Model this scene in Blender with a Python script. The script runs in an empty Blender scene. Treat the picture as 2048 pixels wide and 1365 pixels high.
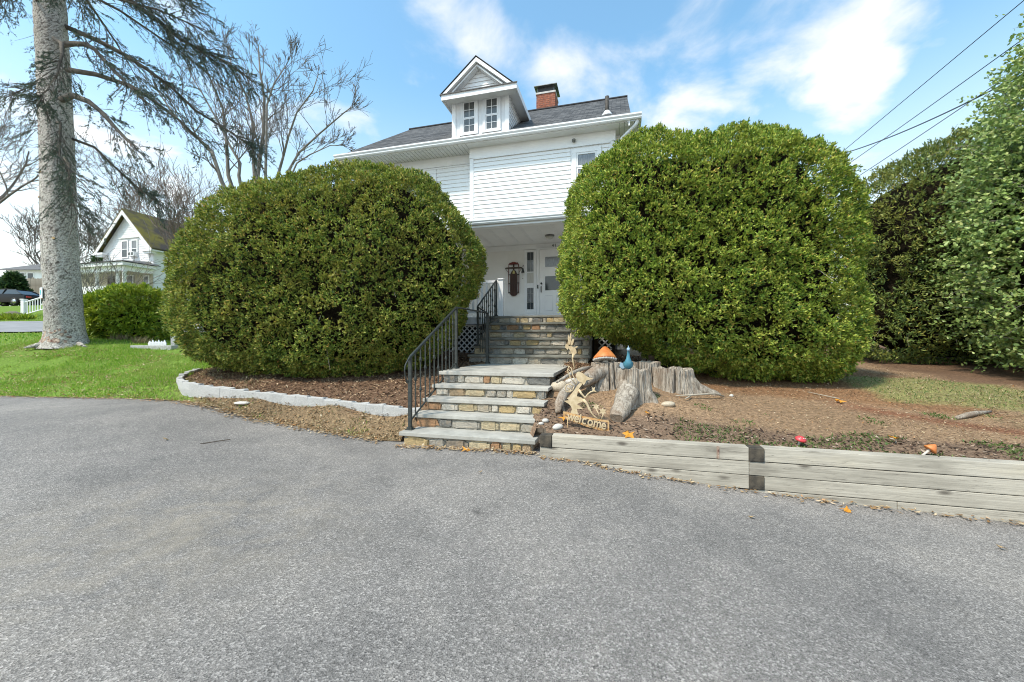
import bpy, bmesh, math, random
import numpy as np
from mathutils import Vector, Matrix

random.seed(7)
rng = np.random.default_rng(7)
scene = bpy.context.scene
COL = scene.collection

# ------------------------------------------------------------------ camera
CAM_H = 1.2
cam_d = bpy.data.cameras.new("camera")
cam_d.sensor_width = 36.0
cam_d.lens = 14.0
cam_d.clip_start = 0.05
cam_d.clip_end = 2000.0
cam = bpy.data.objects.new("camera", cam_d)
COL.objects.link(cam)
cam.location = (0, 0, CAM_H)
cam.rotation_euler = (math.radians(90), 0, 0)
scene.camera = cam

# ------------------------------------------------------------------ sky and sun
SUN_EL = math.radians(54)
SUN_AZ = math.radians(232)            # compass angle of the sun, 0 = +Y, clockwise
sun_dir = Vector((math.sin(SUN_AZ) * math.cos(SUN_EL), math.cos(SUN_AZ) * math.cos(SUN_EL), math.sin(SUN_EL)))
world = bpy.data.worlds.new("World")
scene.world = world
world.use_nodes = True
wn, wl = world.node_tree.nodes, world.node_tree.links
wn.clear()
w_out = wn.new("ShaderNodeOutputWorld")
w_bg = wn.new("ShaderNodeBackground")
w_bg.inputs["Strength"].default_value = 0.15
w_sky = wn.new("ShaderNodeTexSky")
w_sky.sky_type = 'NISHITA'
w_sky.sun_disc = False
w_sky.sun_elevation = SUN_EL
w_sky.sun_rotation = SUN_AZ
w_sky.air_density = 1.2
w_sky.dust_density = 1.0
w_sky.ozone_density = 2.5
# clouds: a layer seen from below, drawn into the sky dome
w_tc = wn.new("ShaderNodeTexCoord")
w_sep = wn.new("ShaderNodeSeparateXYZ")
wl.new(w_tc.outputs["Generated"], w_sep.inputs[0])
def wmath(op, a, b=None, clamp=False):
    n = wn.new("ShaderNodeMath"); n.operation = op; n.use_clamp = clamp
    for i, v in enumerate((a, b)):
        if v is None: continue
        if isinstance(v, (int, float)): n.inputs[i].default_value = v
        else: wl.new(v, n.inputs[i])
    return n.outputs[0]
w_zc = wmath('ADD', wmath('MAXIMUM', w_sep.outputs[2], 0.0), 0.22)
w_comb = wn.new("ShaderNodeCombineXYZ")
wl.new(wmath('DIVIDE', w_sep.outputs[0], w_zc), w_comb.inputs[0])
wl.new(wmath('DIVIDE', w_sep.outputs[1], w_zc), w_comb.inputs[1])
w_comb.inputs[2].default_value = 3.1
w_n1 = wn.new("ShaderNodeTexNoise")
w_n1.inputs["Scale"].default_value = 3.6
w_n1.inputs["Detail"].default_value = 9
w_n1.inputs["Roughness"].default_value = 0.55
w_n1.inputs["Distortion"].default_value = 0.25
wl.new(w_comb.outputs[0], w_n1.inputs["Vector"])
bias = None
for (cx_, cy_, cz_, rad, amp) in ((.72, 1, .78, 7, .30), (.84, 1, .84, 7, .30), (.98, 1, .90, 6, .26), (.62, 1, .72, 4.5, .26), (.84, 1, .635, 6, .27), (.76, 1, .61, 4, .2), (.22, 1, .62, 12, .17), (.42, 1, .62, 9, .20), (.50, 1, .53, 12, .17),
                                  (-.08, 1, .80, 5, .13), (-.85, 1, .35, 26, .20), (-.2, 1, .86, 6, .12), (.4, 1, .30, 30, .16)):
    v = Vector((cx_, cy_, cz_)).normalized()
    dp = wn.new("ShaderNodeVectorMath"); dp.operation = 'DOT_PRODUCT'
    wl.new(w_tc.outputs["Generated"], dp.inputs[0]); dp.inputs[1].default_value = v
    mr = wn.new("ShaderNodeMapRange"); mr.interpolation_type = 'SMOOTHSTEP'
    mr.inputs["From Min"].default_value = math.cos(math.radians(rad)); mr.inputs["From Max"].default_value = 1.0
    mr.inputs["To Min"].default_value = 0.0; mr.inputs["To Max"].default_value = amp
    wl.new(dp.outputs["Value"], mr.inputs["Value"])
    bias = mr.outputs[0] if bias is None else wmath('MAXIMUM', bias, mr.outputs[0])
w_den = wn.new("ShaderNodeMapRange"); w_den.interpolation_type = 'SMOOTHSTEP'
wl.new(wmath('ADD', w_n1.outputs["Fac"], bias), w_den.inputs["Value"])
w_den.inputs["From Min"].default_value = 0.56; w_den.inputs["From Max"].default_value = 0.92
w_haze = wn.new("ShaderNodeMapRange"); w_haze.interpolation_type = 'SMOOTHSTEP'
wl.new(w_sep.outputs[2], w_haze.inputs["Value"])
w_haze.inputs["From Min"].default_value = 0.02; w_haze.inputs["From Max"].default_value = 0.56
w_haze.inputs["To Min"].default_value = 0.85; w_haze.inputs["To Max"].default_value = 0.0
w_fac = wmath('MAXIMUM', wmath('MULTIPLY', w_den.outputs[0], 0.86), w_haze.outputs[0], True)
w_tint = wn.new("ShaderNodeMix"); w_tint.data_type = 'RGBA'; w_tint.blend_type = 'MULTIPLY'
w_tint.inputs["Factor"].default_value = 1.0
wl.new(w_sky.outputs[0], w_tint.inputs["A"]); w_tint.inputs["B"].default_value = (1.42, 1.78, 1.64, 1)
w_mix = wn.new("ShaderNodeMix"); w_mix.data_type = 'RGBA'
wl.new(w_fac, w_mix.inputs["Factor"])
wl.new(w_tint.outputs["Result"], w_mix.inputs["A"])
w_mix.inputs["B"].default_value = (7.1, 6.85, 6.55, 1)
wl.new(w_mix.outputs["Result"], w_bg.inputs["Color"])
wl.new(w_bg.outputs[0], w_out.inputs["Surface"])

sun_l = bpy.data.lights.new("sun", 'SUN')
sun_l.energy = 3.8
sun_l.angle = math.radians(6)
sun_l.color = (1.0, 0.90, 0.76)
sun = bpy.data.objects.new("sun", sun_l)
COL.objects.link(sun)
sun.location = (-20, -20, 30)
sun.rotation_euler = sun_dir.to_track_quat('Z', 'Y').to_euler()

scene.view_settings.view_transform = 'Standard'
scene.view_settings.look = 'None'
scene.view_settings.gamma = 1.0
scene.view_settings.use_curve_mapping = False
scene.view_settings.exposure = 0.28
scene.render.engine = 'CYCLES'
scene.cycles.max_bounces = 6
scene.cycles.diffuse_bounces = 3
scene.cycles.transparent_max_bounces = 6
scene.cycles.use_denoising = True
scene.cycles.filter_width = 1.05

# ------------------------------------------------------------------ frame shared by house, steps and timber wall
ANG = math.radians(14.9)
CA, SA = math.cos(ANG), math.sin(ANG)
ORG = (0.0, 10.0)
def hw(s, t):                       # house frame -> world plan position
    return (ORG[0] + s * CA + t * SA, ORG[1] - s * SA + t * CA)
def to_st(x, y):
    dx, dy = x - ORG[0], y - ORG[1]
    return dx * CA - dy * SA, dx * SA + dy * CA

# ------------------------------------------------------------------ materials
def new_mat(name):
    m = bpy.data.materials.new(name); m.use_nodes = True
    nt = m.node_tree
    b = nt.nodes["Principled BSDF"]
    return m, nt, b
def add(nt, typ, **kw):
    n = nt.nodes.new(typ)
    for k, v in kw.items(): setattr(n, k, v)
    return n
def ramp(nt, fac, stops):
    r = add(nt, "ShaderNodeValToRGB")
    el = r.color_ramp.elements
    while len(el) < len(stops): el.new(0.5)
    for e, (p, c) in zip(el, stops):
        e.position = p; e.color = (*c, 1)
    nt.links.new(fac, r.inputs[0])
    return r.outputs[0]
def noise(nt, scale, detail=4, rough=0.55, coords="Object", stretch=None, dist=0.0):
    tc = add(nt, "ShaderNodeTexCoord")
    vec = tc.outputs[coords]
    if stretch:
        mp = add(nt, "ShaderNodeMapping"); mp.inputs["Scale"].default_value = stretch
        nt.links.new(vec, mp.inputs[0]); vec = mp.outputs[0]
    n = add(nt, "ShaderNodeTexNoise")
    n.inputs["Scale"].default_value = scale; n.inputs["Detail"].default_value = detail
    n.inputs["Roughness"].default_value = rough; n.inputs["Distortion"].default_value = dist
    nt.links.new(vec, n.inputs["Vector"])
    return n.outputs["Fac"]
def bump(nt, b, h, strength, dist):
    bp = add(nt, "ShaderNodeBump"); bp.inputs["Strength"].default_value = strength
    bp.inputs["Distance"].default_value = dist
    nt.links.new(h, bp.inputs["Height"]); nt.links.new(bp.outputs[0], b.inputs["Normal"])
def mixc(nt, fac, a, b_, mode='MIX'):
    m = add(nt, "ShaderNodeMix", data_type='RGBA', blend_type=mode)
    for nm, v in (("Factor", fac), ("A", a), ("B", b_)):
        if isinstance(v, (int, float)): m.inputs[nm].default_value = v
        elif isinstance(v, tuple): m.inputs[nm].default_value = (*v, 1)
        else: nt.links.new(v, m.inputs[nm])
    return m.outputs["Result"]
def simple(name, c1, c2=None, scale=8, rough=0.6, detail=5, stretch=None, bmp=0.0, bdist=0.01, bscale=None, metal=0.0, coords="Object", spec=None, pos=(0.35, 0.65)):
    m, nt, b = new_mat(name)
    b.inputs["Roughness"].default_value = rough; b.inputs["Metallic"].default_value = metal
    if spec is not None: b.inputs["Specular IOR Level"].default_value = spec
    if c2 is None: b.inputs["Base Color"].default_value = (*c1, 1)
    else:
        f = noise(nt, scale, detail, 0.6, coords, stretch)
        nt.links.new(ramp(nt, f, [(pos[0], c1), (pos[1], c2)]), b.inputs["Base Color"])
    if bmp: bump(nt, b, noise(nt, bscale or scale * 2, 5, 0.6, coords, stretch), bmp, bdist)
    return m
def leaf_mat(name, stops, patch=None, patch_scale=1.2, patch_amt=0.5, rough=0.55, transl=0.25, spec=0.35):
    """foliage: every blade its own tone, over wide patches of another tone"""
    m, nt, b = new_mat(name)
    geo = add(nt, "ShaderNodeNewGeometry")
    col = ramp(nt, geo.outputs["Random Per Island"], stops)
    if patch:
        f = noise(nt, patch_scale, 3, 0.6)
        mr = add(nt, "ShaderNodeMapRange"); nt.links.new(f, mr.inputs["Value"])
        mr.inputs["From Min"].default_value = 0.45; mr.inputs["From Max"].default_value = 0.7
        mr.inputs["To Max"].default_value = patch_amt
        col = mixc(nt, mr.outputs[0], col, patch)
    nt.links.new(col, b.inputs["Base Color"])
    b.inputs["Roughness"].default_value = rough; b.inputs["Specular IOR Level"].default_value = spec
    tr = add(nt, "ShaderNodeBsdfTranslucent"); nt.links.new(col, tr.inputs["Color"])
    ms = add(nt, "ShaderNodeMixShader"); ms.inputs[0].default_value = transl
    nt.links.new(b.outputs[0], ms.inputs[1]); nt.links.new(tr.outputs[0], ms.inputs[2])
    nt.links.new(ms.outputs[0], nt.nodes["Material Output"].inputs["Surface"])
    return m

M = {}
# asphalt: worn aggregate, dusty and darker patches
def asphalt():
    m, nt, b = new_mat("asphalt")
    v = add(nt, "ShaderNodeTexVoronoi"); v.inputs["Scale"].default_value = 112
    tc = add(nt, "ShaderNodeTexCoord"); nt.links.new(tc.outputs["Object"], v.inputs["Vector"])
    sx = add(nt, "ShaderNodeSeparateColor"); nt.links.new(v.outputs["Color"], sx.inputs[0])
    grain = ramp(nt, sx.outputs[0], [(0.0, (.036, .033, .031)), (0.30, (.132, .122, .114)), (0.75, (.245, .226, .211)), (1.0, (.62, .575, .54))])
    fine = noise(nt, 165, 3, 0.75)
    col = mixc(nt, 0.6, grain, ramp(nt, fine, [(0.37, (.034, .031, .029)), (0.63, (.365, .338, .316))]))
    patch = noise(nt, 0.55, 5, 0.6, dist=0.4)
    col = mixc(nt, 1.0, col, ramp(nt, patch, [(0.30, (.70, .705, .71)), (0.50, (1.0, .995, .985)), (0.70, (1.25, 1.23, 1.19))]), 'MULTIPLY')
    # pale tan dust where soil has washed out, left of the middle
    mp = add(nt, "ShaderNodeMapping"); nt.links.new(tc.outputs["Object"], mp.inputs[0])
    mp.inputs["Location"].default_value = (1.18, -1.72, 0); mp.inputs["Scale"].default_value = (0.48, 0.62, 0)
    ln = add(nt, "ShaderNodeVectorMath", operation='LENGTH'); nt.links.new(mp.outputs[0], ln.inputs[0])
    mr = add(nt, "ShaderNodeMapRange", interpolation_type='SMOOTHSTEP'); nt.links.new(ln.outputs["Value"], mr.inputs["Value"])
    mr.inputs["From Min"].default_value = 0.0; mr.inputs["From Max"].default_value = 1.0
    mr.inputs["To Min"].default_value = 1.0; mr.inputs["To Max"].default_value = 0.0
    mm = add(nt, "ShaderNodeMath", operation='MULTIPLY'); nt.links.new(mr.outputs[0], mm.inputs[0])
    nt.links.new(ramp(nt, noise(nt, 2.8, 8, 0.72, dist=.7), [(0.38, (0, 0, 0)), (0.66, (.5, .5, .5))]), mm.inputs[1])
    col = mixc(nt, mm.outputs[0], col, (.33, .28, .21))
    spots = noise(nt, 3.4, 6, 0.72, dist=.8)
    col = mixc(nt, 1.0, col, ramp(nt, spots, [(0.27, (.55, .55, .55)), (0.36, (.90, .90, .90)), (0.50, (1, 1, 1)), (0.72, (1.10, 1.09, 1.07))]), 'MULTIPLY')
    nt.links.new(col, b.inputs["Base Color"])
    b.inputs["Roughness"].default_value = 0.85
    bump(nt, b, v.outputs["Distance"], 0.6, 0.005)
    return m
M['asphalt'] = asphalt()
def ground_mat():
    m, nt, b = new_mat("ground")
    at = add(nt, "ShaderNodeAttribute", attribute_name="soil")
    f = noise(nt, 26, 6, 0.7)
    col = mixc(nt, 1.0, at.outputs["Color"], ramp(nt, f, [(0.30, (.45, .45, .45)), (0.52, (1, 1, 1)), (0.72, (1.65, 1.6, 1.5))]), 'MULTIPLY')
    f2 = noise(nt, 90, 4, 0.7)
    col = mixc(nt, 1.0, col, ramp(nt, f2, [(0.3, (.6, .6, .6)), (0.7, (1.4, 1.4, 1.4))]), 'MULTIPLY')
    nt.links.new(col, b.inputs["Base Color"]); b.inputs["Roughness"].default_value = 0.95
    b.inputs["Specular IOR Level"].default_value = 0.1
    bump(nt, b, f, 0.8, 0.03)
    return m
M['ground'] = ground_mat()
M['road'] = simple("road", (.20, .20, .205), (.27, .27, .275), 1.5, 0.85)
M['white'] = simple("white_vinyl", (.80, .80, .80), (.87, .87, .86), 1.3, 0.42, bmp=0.05, bscale=60, bdist=0.002)
M['trim'] = simple("white_trim", (.76, .765, .77), (.84, .84, .84), 3, 0.4)
M['trim_worn'] = simple("worn_white_trim", (.60, .61, .62), (.80, .80, .80), 5, 0.5, stretch=(1, 1, .3))
M['soffit'] = simple("soffit_vinyl", (.70, .70, .69), (.76, .76, .75), 2, 0.5)
M['gutter'] = simple("gutter_aluminium", (.74, .75, .76), (.82, .82, .83), 2, 0.35)
M['porch_wall'] = simple("porch_wall_paint", (.74, .73, .70), (.80, .79, .77), 2, 0.55)
def shingles():
    m, nt, b = new_mat("roof_shingles")
    tc = add(nt, "ShaderNodeTexCoord")
    br = add(nt, "ShaderNodeTexBrick"); br.offset = 0.5
    nt.links.new(tc.outputs["UV"], br.inputs["Vector"])
    br.inputs["Scale"].default_value = 1.0; br.inputs["Brick Width"].default_value = 0.24; br.inputs["Row Height"].default_value = 0.14
    br.inputs["Mortar Size"].default_value = 0.007; br.inputs["Bias"].default_value = -0.1
    br.inputs["Color1"].default_value = (.034, .034, .035, 1); br.inputs["Color2"].default_value = (.125, .123, .122, 1)
    br.inputs["Mortar"].default_value = (.018, .018, .02, 1)
    f = noise(nt, 40, 4, 0.7)
    col = mixc(nt, 1.0, br.outputs["Color"], ramp(nt, f, [(0.3, (.65, .65, .65)), (0.7, (1.4, 1.4, 1.4))]), 'MULTIPLY')
    nt.links.new(col, b.inputs["Base Color"]); b.inputs["Roughness"].default_value = 0.9
    iv = add(nt, "ShaderNodeMath", operation='SUBTRACT'); iv.inputs[0].default_value = 1.0
    nt.links.new(br.outputs["Fac"], iv.inputs[1]); bump(nt, b, iv.outputs[0], 0.7, 0.012)
    return m
M['shingle'] = shingles()
M['moss_roof'] = simple("mossy_roof", (.055, .045, .038), (.16, .135, .018), .55, 0.95, detail=8, bmp=.6, bscale=20, bdist=.03, pos=(0.42, 0.60))
M['grey_roof'] = simple("grey_roof", (.09, .09, .095), (.16, .16, .165), 6, 0.9)
def glass_mat(name, tint, rough=0.06):
    m, nt, b = new_mat(name)
    b.inputs["Base Color"].default_value = (*tint, 1); b.inputs["Roughness"].default_value = rough
    b.inputs["Specular IOR Level"].default_value = 0.7
    return m
M['glass'] = glass_mat("window_glass", (.045, .055, .062))
def curtain_glass():
    m, nt, b = new_mat("curtained_glass")
    f = noise(nt, 14, 3, 0.6, stretch=(6, 6, .6))
    nt.links.new(ramp(nt, f, [(0.3, (.10, .11, .12)), (0.7, (.27, .28, .29))]), b.inputs["Base Color"])
    b.inputs["Roughness"].default_value = 0.15; b.inputs["Specular IOR Level"].default_value = 0.7
    return m
M['curtain'] = curtain_glass()
M['dim_glass'] = simple("dim_curtained_glass", (.045, .05, .052), (.12, .125, .125), 30, .12, stretch=(6, 6, .5), spec=.6)
M['brick'] = simple("red_brick", (.20, .060, .036), (.36, .13, .075), 14, 0.9, bmp=.4, bscale=60)
M['mortar'] = simple("mortar", (.42, .39, .34), (.56, .52, .46), 20, 0.95, bmp=.4, bscale=60)
M['step_mortar'] = simple("step_mortar", (.26, .23, .185), (.42, .38, .31), 20, 0.95, bmp=.4, bscale=60)
M['concrete'] = simple("concrete", (.45, .44, .42), (.6, .59, .57), 10, 0.9)
M['pipe'] = simple("dark_vent_pipe", (.03, .026, .022), (.07, .06, .05), 20, .7)
M['cap_metal'] = simple("weathered_metal", (.10, .105, .10), (.22, .22, .21), 10, 0.5, metal=0.7)
M['lead'] = simple("dark_flashing", (.05, .05, .052), None, rough=0.6)
M['iron'] = simple("black_iron", (.022, .026, .024), (.045, .052, .048), 30, 0.5, bmp=.2, bscale=120, bdist=.002, spec=.5)
M['dark_wood'] = simple("dark_wood", (.06, .045, .035), (.11, .085, .065), 6, 0.8, stretch=(1, 1, 6))
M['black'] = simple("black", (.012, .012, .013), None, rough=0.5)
M['red_paint'] = simple("old_red_paint", (.11, .015, .012), (.16, .03, .02), 12, 0.5)
M['sled_wood'] = simple("dark_varnished_wood", (.035, .015, .010), (.075, .035, .022), 8, 0.4, stretch=(8, 8, .6))
M['brass'] = simple("brass", (.60, .52, .22), None, rough=0.35, metal=0.6)
M['lamp_glass'] = simple("frosted_lamp_glass", (.50, .49, .45), None, rough=0.3)
def bluestone():
    m, nt, b = new_mat("bluestone")
    f = noise(nt, 3, 8, 0.7)
    oi = add(nt, "ShaderNodeObjectInfo")
    col = ramp(nt, f, [(0.3, (.29, .275, .25)), (0.5, (.41, .39, .36)), (0.72, (.54, .515, .475))])
    col = mixc(nt, 1.0, col, ramp(nt, oi.outputs["Random"], [(0, (.86, .88, .86)), (1, (1.08, 1.06, 1.02))]), 'MULTIPLY')
    nt.links.new(col, b.inputs["Base Color"])
    b.inputs["Roughness"].default_value = 0.75
    bump(nt, b, noise(nt, 45, 5, 0.65), 0.25, 0.004)
    return m
M['bluestone'] = bluestone()
M['shaded_mossy_tread'] = simple("shaded_mossy_bluestone", (.11, .108, .088), (.21, .205, .175), 5, 0.6, bmp=.2, bscale=60, bdist=.003)  # mossy bluestone, darkened further: yew shade on the upper flight put into the colour
def stone_mat(dim=1.0):
    m, nt, b = new_mat("riser_stone")
    oi = add(nt, "ShaderNodeObjectInfo")
    r = add(nt, "ShaderNodeValToRGB"); r.color_ramp.interpolation = 'CONSTANT'
    cols = [tuple(v * dim + (1 - dim) * .10 for v in c) for c in ((.44, .38, .29), (.48, .35, .17), (.17, .165, .15), (.54, .49, .41), (.38, .27, .16), (.30, .285, .25), (.50, .41, .26), (.40, .22, .11), (.36, .325, .27), (.56, .51, .43), (.26, .215, .165), (.46, .37, .22), (.40, .36, .29), (.20, .19, .17))]
    el = r.color_ramp.elements
    while len(el) < len(cols): el.new(0.5)
    for i, c in enumerate(cols):
        el[i].position = i / len(cols); el[i].color = (*c, 1)
    nt.links.new(oi.outputs["Random"], r.inputs[0])
    f = noise(nt, 2.6, 8, 0.75, dist=1.6)
    col = mixc(nt, 1.0, r.outputs[0], ramp(nt, f, [(0.3, (.42, .40, .37)), (0.5, (.95, .95, .95)), (0.72, (1.45, 1.4, 1.3))]), 'MULTIPLY')
    f2 = noise(nt, 1.1, 3, 0.6)
    col = mixc(nt, ramp(nt, f2, [(0.58, (0, 0, 0)), (0.74, (.45, .45, .45))]), col, (.38, .22, .09))
    nt.links.new(col, b.inputs["Base Color"]); b.inputs["Roughness"].default_value = 0.85
    bump(nt, b, noise(nt, 5, 6, 0.7), 0.7, 0.02)
    return m
M['stone'] = stone_mat(.86)
M['granite'] = simple("pale_granite", (.32, .312, .30), (.56, .55, .53), 34, 0.85, detail=7, bmp=.6, bscale=26, bdist=.012)
M['pebble'] = simple("cream_pebble", (.38, .31, .22), (.56, .48, .37), 6, 0.7, bmp=.2, bscale=20)
M['pebble_white'] = simple("white_pebble", (.42, .39, .35), (.62, .59, .54), 6, 0.7, bmp=.2, bscale=20)
def timber():
    m, nt, b = new_mat("weathered_timber")
    oi = add(nt, "ShaderNodeObjectInfo")
    tc = add(nt, "ShaderNodeTexCoord")
    ad = add(nt, "ShaderNodeVectorMath", operation='ADD')
    sc = add(nt, "ShaderNodeVectorMath", operation='SCALE'); sc.inputs[3].default_value = 37.0
    cb = add(nt, "ShaderNodeCombineXYZ"); nt.links.new(oi.outputs["Random"], cb.inputs[0]); nt.links.new(oi.outputs["Random"], cb.inputs[2])
    nt.links.new(cb.outputs[0], sc.inputs[0])
    nt.links.new(tc.outputs["Object"], ad.inputs[0]); nt.links.new(sc.outputs[0], ad.inputs[1])
    def nz(scale, st, det=6, dist=0.0):
        mp = add(nt, "ShaderNodeMapping"); mp.inputs["Scale"].default_value = st
        nt.links.new(ad.outputs[0], mp.inputs[0])
        n = add(nt, "ShaderNodeTexNoise"); n.inputs["Scale"].default_value = scale; n.inputs["Detail"].default_value = det
        n.inputs["Roughness"].default_value = 0.65; n.inputs["Distortion"].default_value = dist
        nt.links.new(mp.outputs[0], n.inputs["Vector"]); return n.outputs["Fac"]
    g = nz(16, (.12, 5, 5), 6, .4)
    col = ramp(nt, g, [(0.25, (.30, .275, .235)), (0.5, (.42, .39, .335)), (0.75, (.52, .485, .42))])
    col = mixc(nt, 1.0, col, ramp(nt, nz(1.6, (.5, 1, 1.6), 4), [(0.30, (.46, .44, .42)), (0.42, (.82, .80, .77)), (0.55, (1.05, 1.03, 1.0)), (0.75, (1.15, 1.1, 1.0))]), 'MULTIPLY')
    ck = nz(7, (.10, 3.2, 3.2), 4, .3)
    col = mixc(nt, ramp(nt, ck, [(0.435, (0, 0, 0)), (0.445, (.7, .7, .7)), (0.455, (0, 0, 0))]), col, (.06, .05, .04))
    v = add(nt, "ShaderNodeTexVoronoi"); mp = add(nt, "ShaderNodeMapping"); mp.inputs["Scale"].default_value = (2.1, 3.2, 5.5)
    nt.links.new(ad.outputs[0], mp.inputs[0]); nt.links.new(mp.outputs[0], v.inputs["Vector"]); v.inputs["Scale"].default_value = 1.0
    col = mixc(nt, ramp(nt, v.outputs["Distance"], [(0.05, (.85, .85, .85)), (0.16, (0, 0, 0))]), col, (.085, .070, .055))
    nt.links.new(col, b.inputs["Base Color"]); b.inputs["Roughness"].default_value = 0.85
    bump(nt, b, g, 0.5, 0.006)
    return m
M['timber'] = timber()
M['timber_end'] = simple("dark_end_grain", (.022, .02, .018), (.11, .09, .065), 9, 0.9, detail=7, bmp=.5, bscale=30)
def old_wood():
    m, nt, b = new_mat("weathered_stump_wood")
    g = noise(nt, 11, 7, 0.65, stretch=(2.2, 2.2, .35), dist=.8)
    col = ramp(nt, g, [(0.30, (.075, .058, .043)), (0.43, (.25, .21, .165)), (0.56, (.39, .34, .28)), (0.72, (.52, .465, .39))])
    ck = noise(nt, 7, 4, 0.6, stretch=(5, 5, .55), dist=.6)
    col = mixc(nt, ramp(nt, ck, [(0.455, (0, 0, 0)), (0.475, (.85, .85, .85)), (0.495, (0, 0, 0))]), col, (.035, .025, .018))
    f = noise(nt, 2.4, 4, 0.6)
    col = mixc(nt, ramp(nt, f, [(0.48, (0, 0, 0)), (0.70, (.75, .75, .75))]), col, (.22, .135, .08))
    nt.links.new(col, b.inputs["Base Color"]); b.inputs["Roughness"].default_value = 0.9
    bump(nt, b, g, 0.9, 0.02)
    return m
M['stump'] = old_wood()
def bark_spruce():
    m, nt, b = new_mat("spruce_bark")
    v = add(nt, "ShaderNodeTexVoronoi"); v.inputs["Scale"].default_value = 24
    tc = add(nt, "ShaderNodeTexCoord"); mp = add(nt, "ShaderNodeMapping"); mp.inputs["Scale"].default_value = (1.3, 1.3, .9)
    nz = noise(nt, 9, 4, 0.6)
    mxv = add(nt, "ShaderNodeVectorMath", operation='ADD')
    nt.links.new(tc.outputs["Object"], mp.inputs[0]); nt.links.new(mp.outputs[0], mxv.inputs[0])
    sc = add(nt, "ShaderNodeVectorMath", operation='SCALE'); sc.inputs[3].default_value = 0.35
    cb = add(nt, "ShaderNodeCombineXYZ"); [nt.links.new(nz, cb.inputs[i]) for i in range(3)]
    nt.links.new(cb.outputs[0], sc.inputs[0]); nt.links.new(sc.outputs[0], mxv.inputs[1])
    nt.links.new(mxv.outputs[0], v.inputs["Vector"])
    col = ramp(nt, v.outputs["Distance"], [(0.12, (.74, .70, .645)), (0.45, (.60, .56, .505)), (0.66, (.34, .305, .265)), (0.84, (.10, .085, .07))])
    f = noise(nt, 30, 5, 0.7)
    col = mixc(nt, 1.0, col, ramp(nt, f, [(0.3, (.55, .55, .55)), (0.55, (1, 1, 1)), (0.75, (1.3, 1.28, 1.25))]), 'MULTIPLY')
    big = noise(nt, 1.3, 4, 0.6)
    col = mixc(nt, 1.0, col, ramp(nt, big, [(0.32, (.74, .73, .72)), (0.5, (1, 1, 1)), (0.7, (1.12, 1.12, 1.10))]), 'MULTIPLY')
    lich = noise(nt, 3, 4, 0.6)
    col = mixc(nt, ramp(nt, lich, [(0.55, (0, 0, 0)), (0.72, (.4, .4, .4))]), col, (.24, .25, .18))
    nt.links.new(col, b.inputs["Base Color"]); b.inputs["Roughness"].default_value = 0.95
    iv = add(nt, "ShaderNodeMath", operation='SUBTRACT'); iv.inputs[0].default_value = 1.0; nt.links.new(v.outputs["Distance"], iv.inputs[1])
    bump(nt, b, iv.outputs[0], 0.6, 0.04)
    return m
M['spruce_bark'] = bark_spruce()
M['bark_scar'] = simple("bare_wood_scar", (.09, .030, .022), (.55, .42, .32), 16, 0.9, detail=6, bmp=.5, bscale=30)
M['cut_wood'] = simple("fresh_cut_wood", (.55, .36, .17), (.68, .50, .28), 30, 0.8)
M['bark'] = simple("grey_bark", (.085, .072, .06), (.19, .165, .14), 8, 0.9, bmp=.5, bscale=20, stretch=(1, 1, .3))
M['limb_bark'] = simple("dark_limb_bark", (.07, .058, .045), (.17, .145, .12), 6, 0.95, bmp=.6, bscale=30)
M['bark_pale'] = simple("pale_grey_bark", (.13, .112, .092), (.26, .232, .20), 5, 0.9, stretch=(1, 1, .3))
M['bark_brown'] = simple("brown_bark", (.13, .095, .075), (.21, .165, .135), 8, 0.9)
M['twig'] = simple("dead_twig", (.055, .040, .030), (.10, .075, .055), 20, 0.95)
M['twig_pale'] = simple("pale_twig", (.30, .26, .20), (.42, .37, .30), 20, 0.9)
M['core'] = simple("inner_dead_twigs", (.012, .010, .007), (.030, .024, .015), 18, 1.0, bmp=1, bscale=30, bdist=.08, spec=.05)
M['yew'] = leaf_mat("yew_needles", [(0, (.036, .080, .018)), (.25, (.100, .175, .030)), (.55, (.22, .31, .046)), (.80, (.39, .43, .075)), (.95, (.52, .45, .11)), (1, (.56, .31, .09))], (.46, .37, .08), 2.4, .36)
M['yew_bright'] = leaf_mat("bright_yew_needles", [(0, (.042, .100, .018)), (.25, (.125, .225, .032)), (.55, (.27, .385, .050)), (.82, (.46, .53, .085)), (.97, (.58, .51, .12)), (1, (.60, .33, .09))], (.48, .45, .085), 2.2, .26)
M['hedge'] = leaf_mat("dark_yew_needles", [(0, (.055, .105, .036)), (.5, (.14, .21, .055)), (.85, (.26, .31, .065)), (1, (.36, .30, .07))], (.34, .30, .06), .8, .45)
M['privet'] = leaf_mat("broad_leaves", [(0, (.12, .20, .055)), (.4, (.25, .36, .10)), (.8, (.40, .50, .16)), (1, (.55, .57, .22))], None, rough=.38, transl=.3, spec=.5)
M['cypress'] = leaf_mat("gold_cypress", [(0, (.09, .17, .018)), (.45, (.21, .32, .026)), (.85, (.38, .46, .04)), (1, (.50, .52, .06))], (.42, .42, .04), 1.0, .5)
M['spruce'] = leaf_mat("spruce_needles", [(0, (.034, .055, .042)), (.5, (.075, .110, .080)), (.85, (.13, .165, .12)), (1, (.20, .18, .11))], None, transl=.15)
M['far_green'] = leaf_mat("far_evergreen", [(0, (.022, .055, .022)), (.6, (.05, .10, .032)), (1, (.095, .145, .045))], None)
M['grass'] = leaf_mat("lawn_grass", [(0, (.12, .26, .020)), (.40, (.21, .38, .030)), (.74, (.31, .48, .05)), (.88, (.41, .46, .09)), (1, (.58, .50, .24))], (.44, .42, .15), .7, .42, rough=.6, transl=.35)
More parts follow.
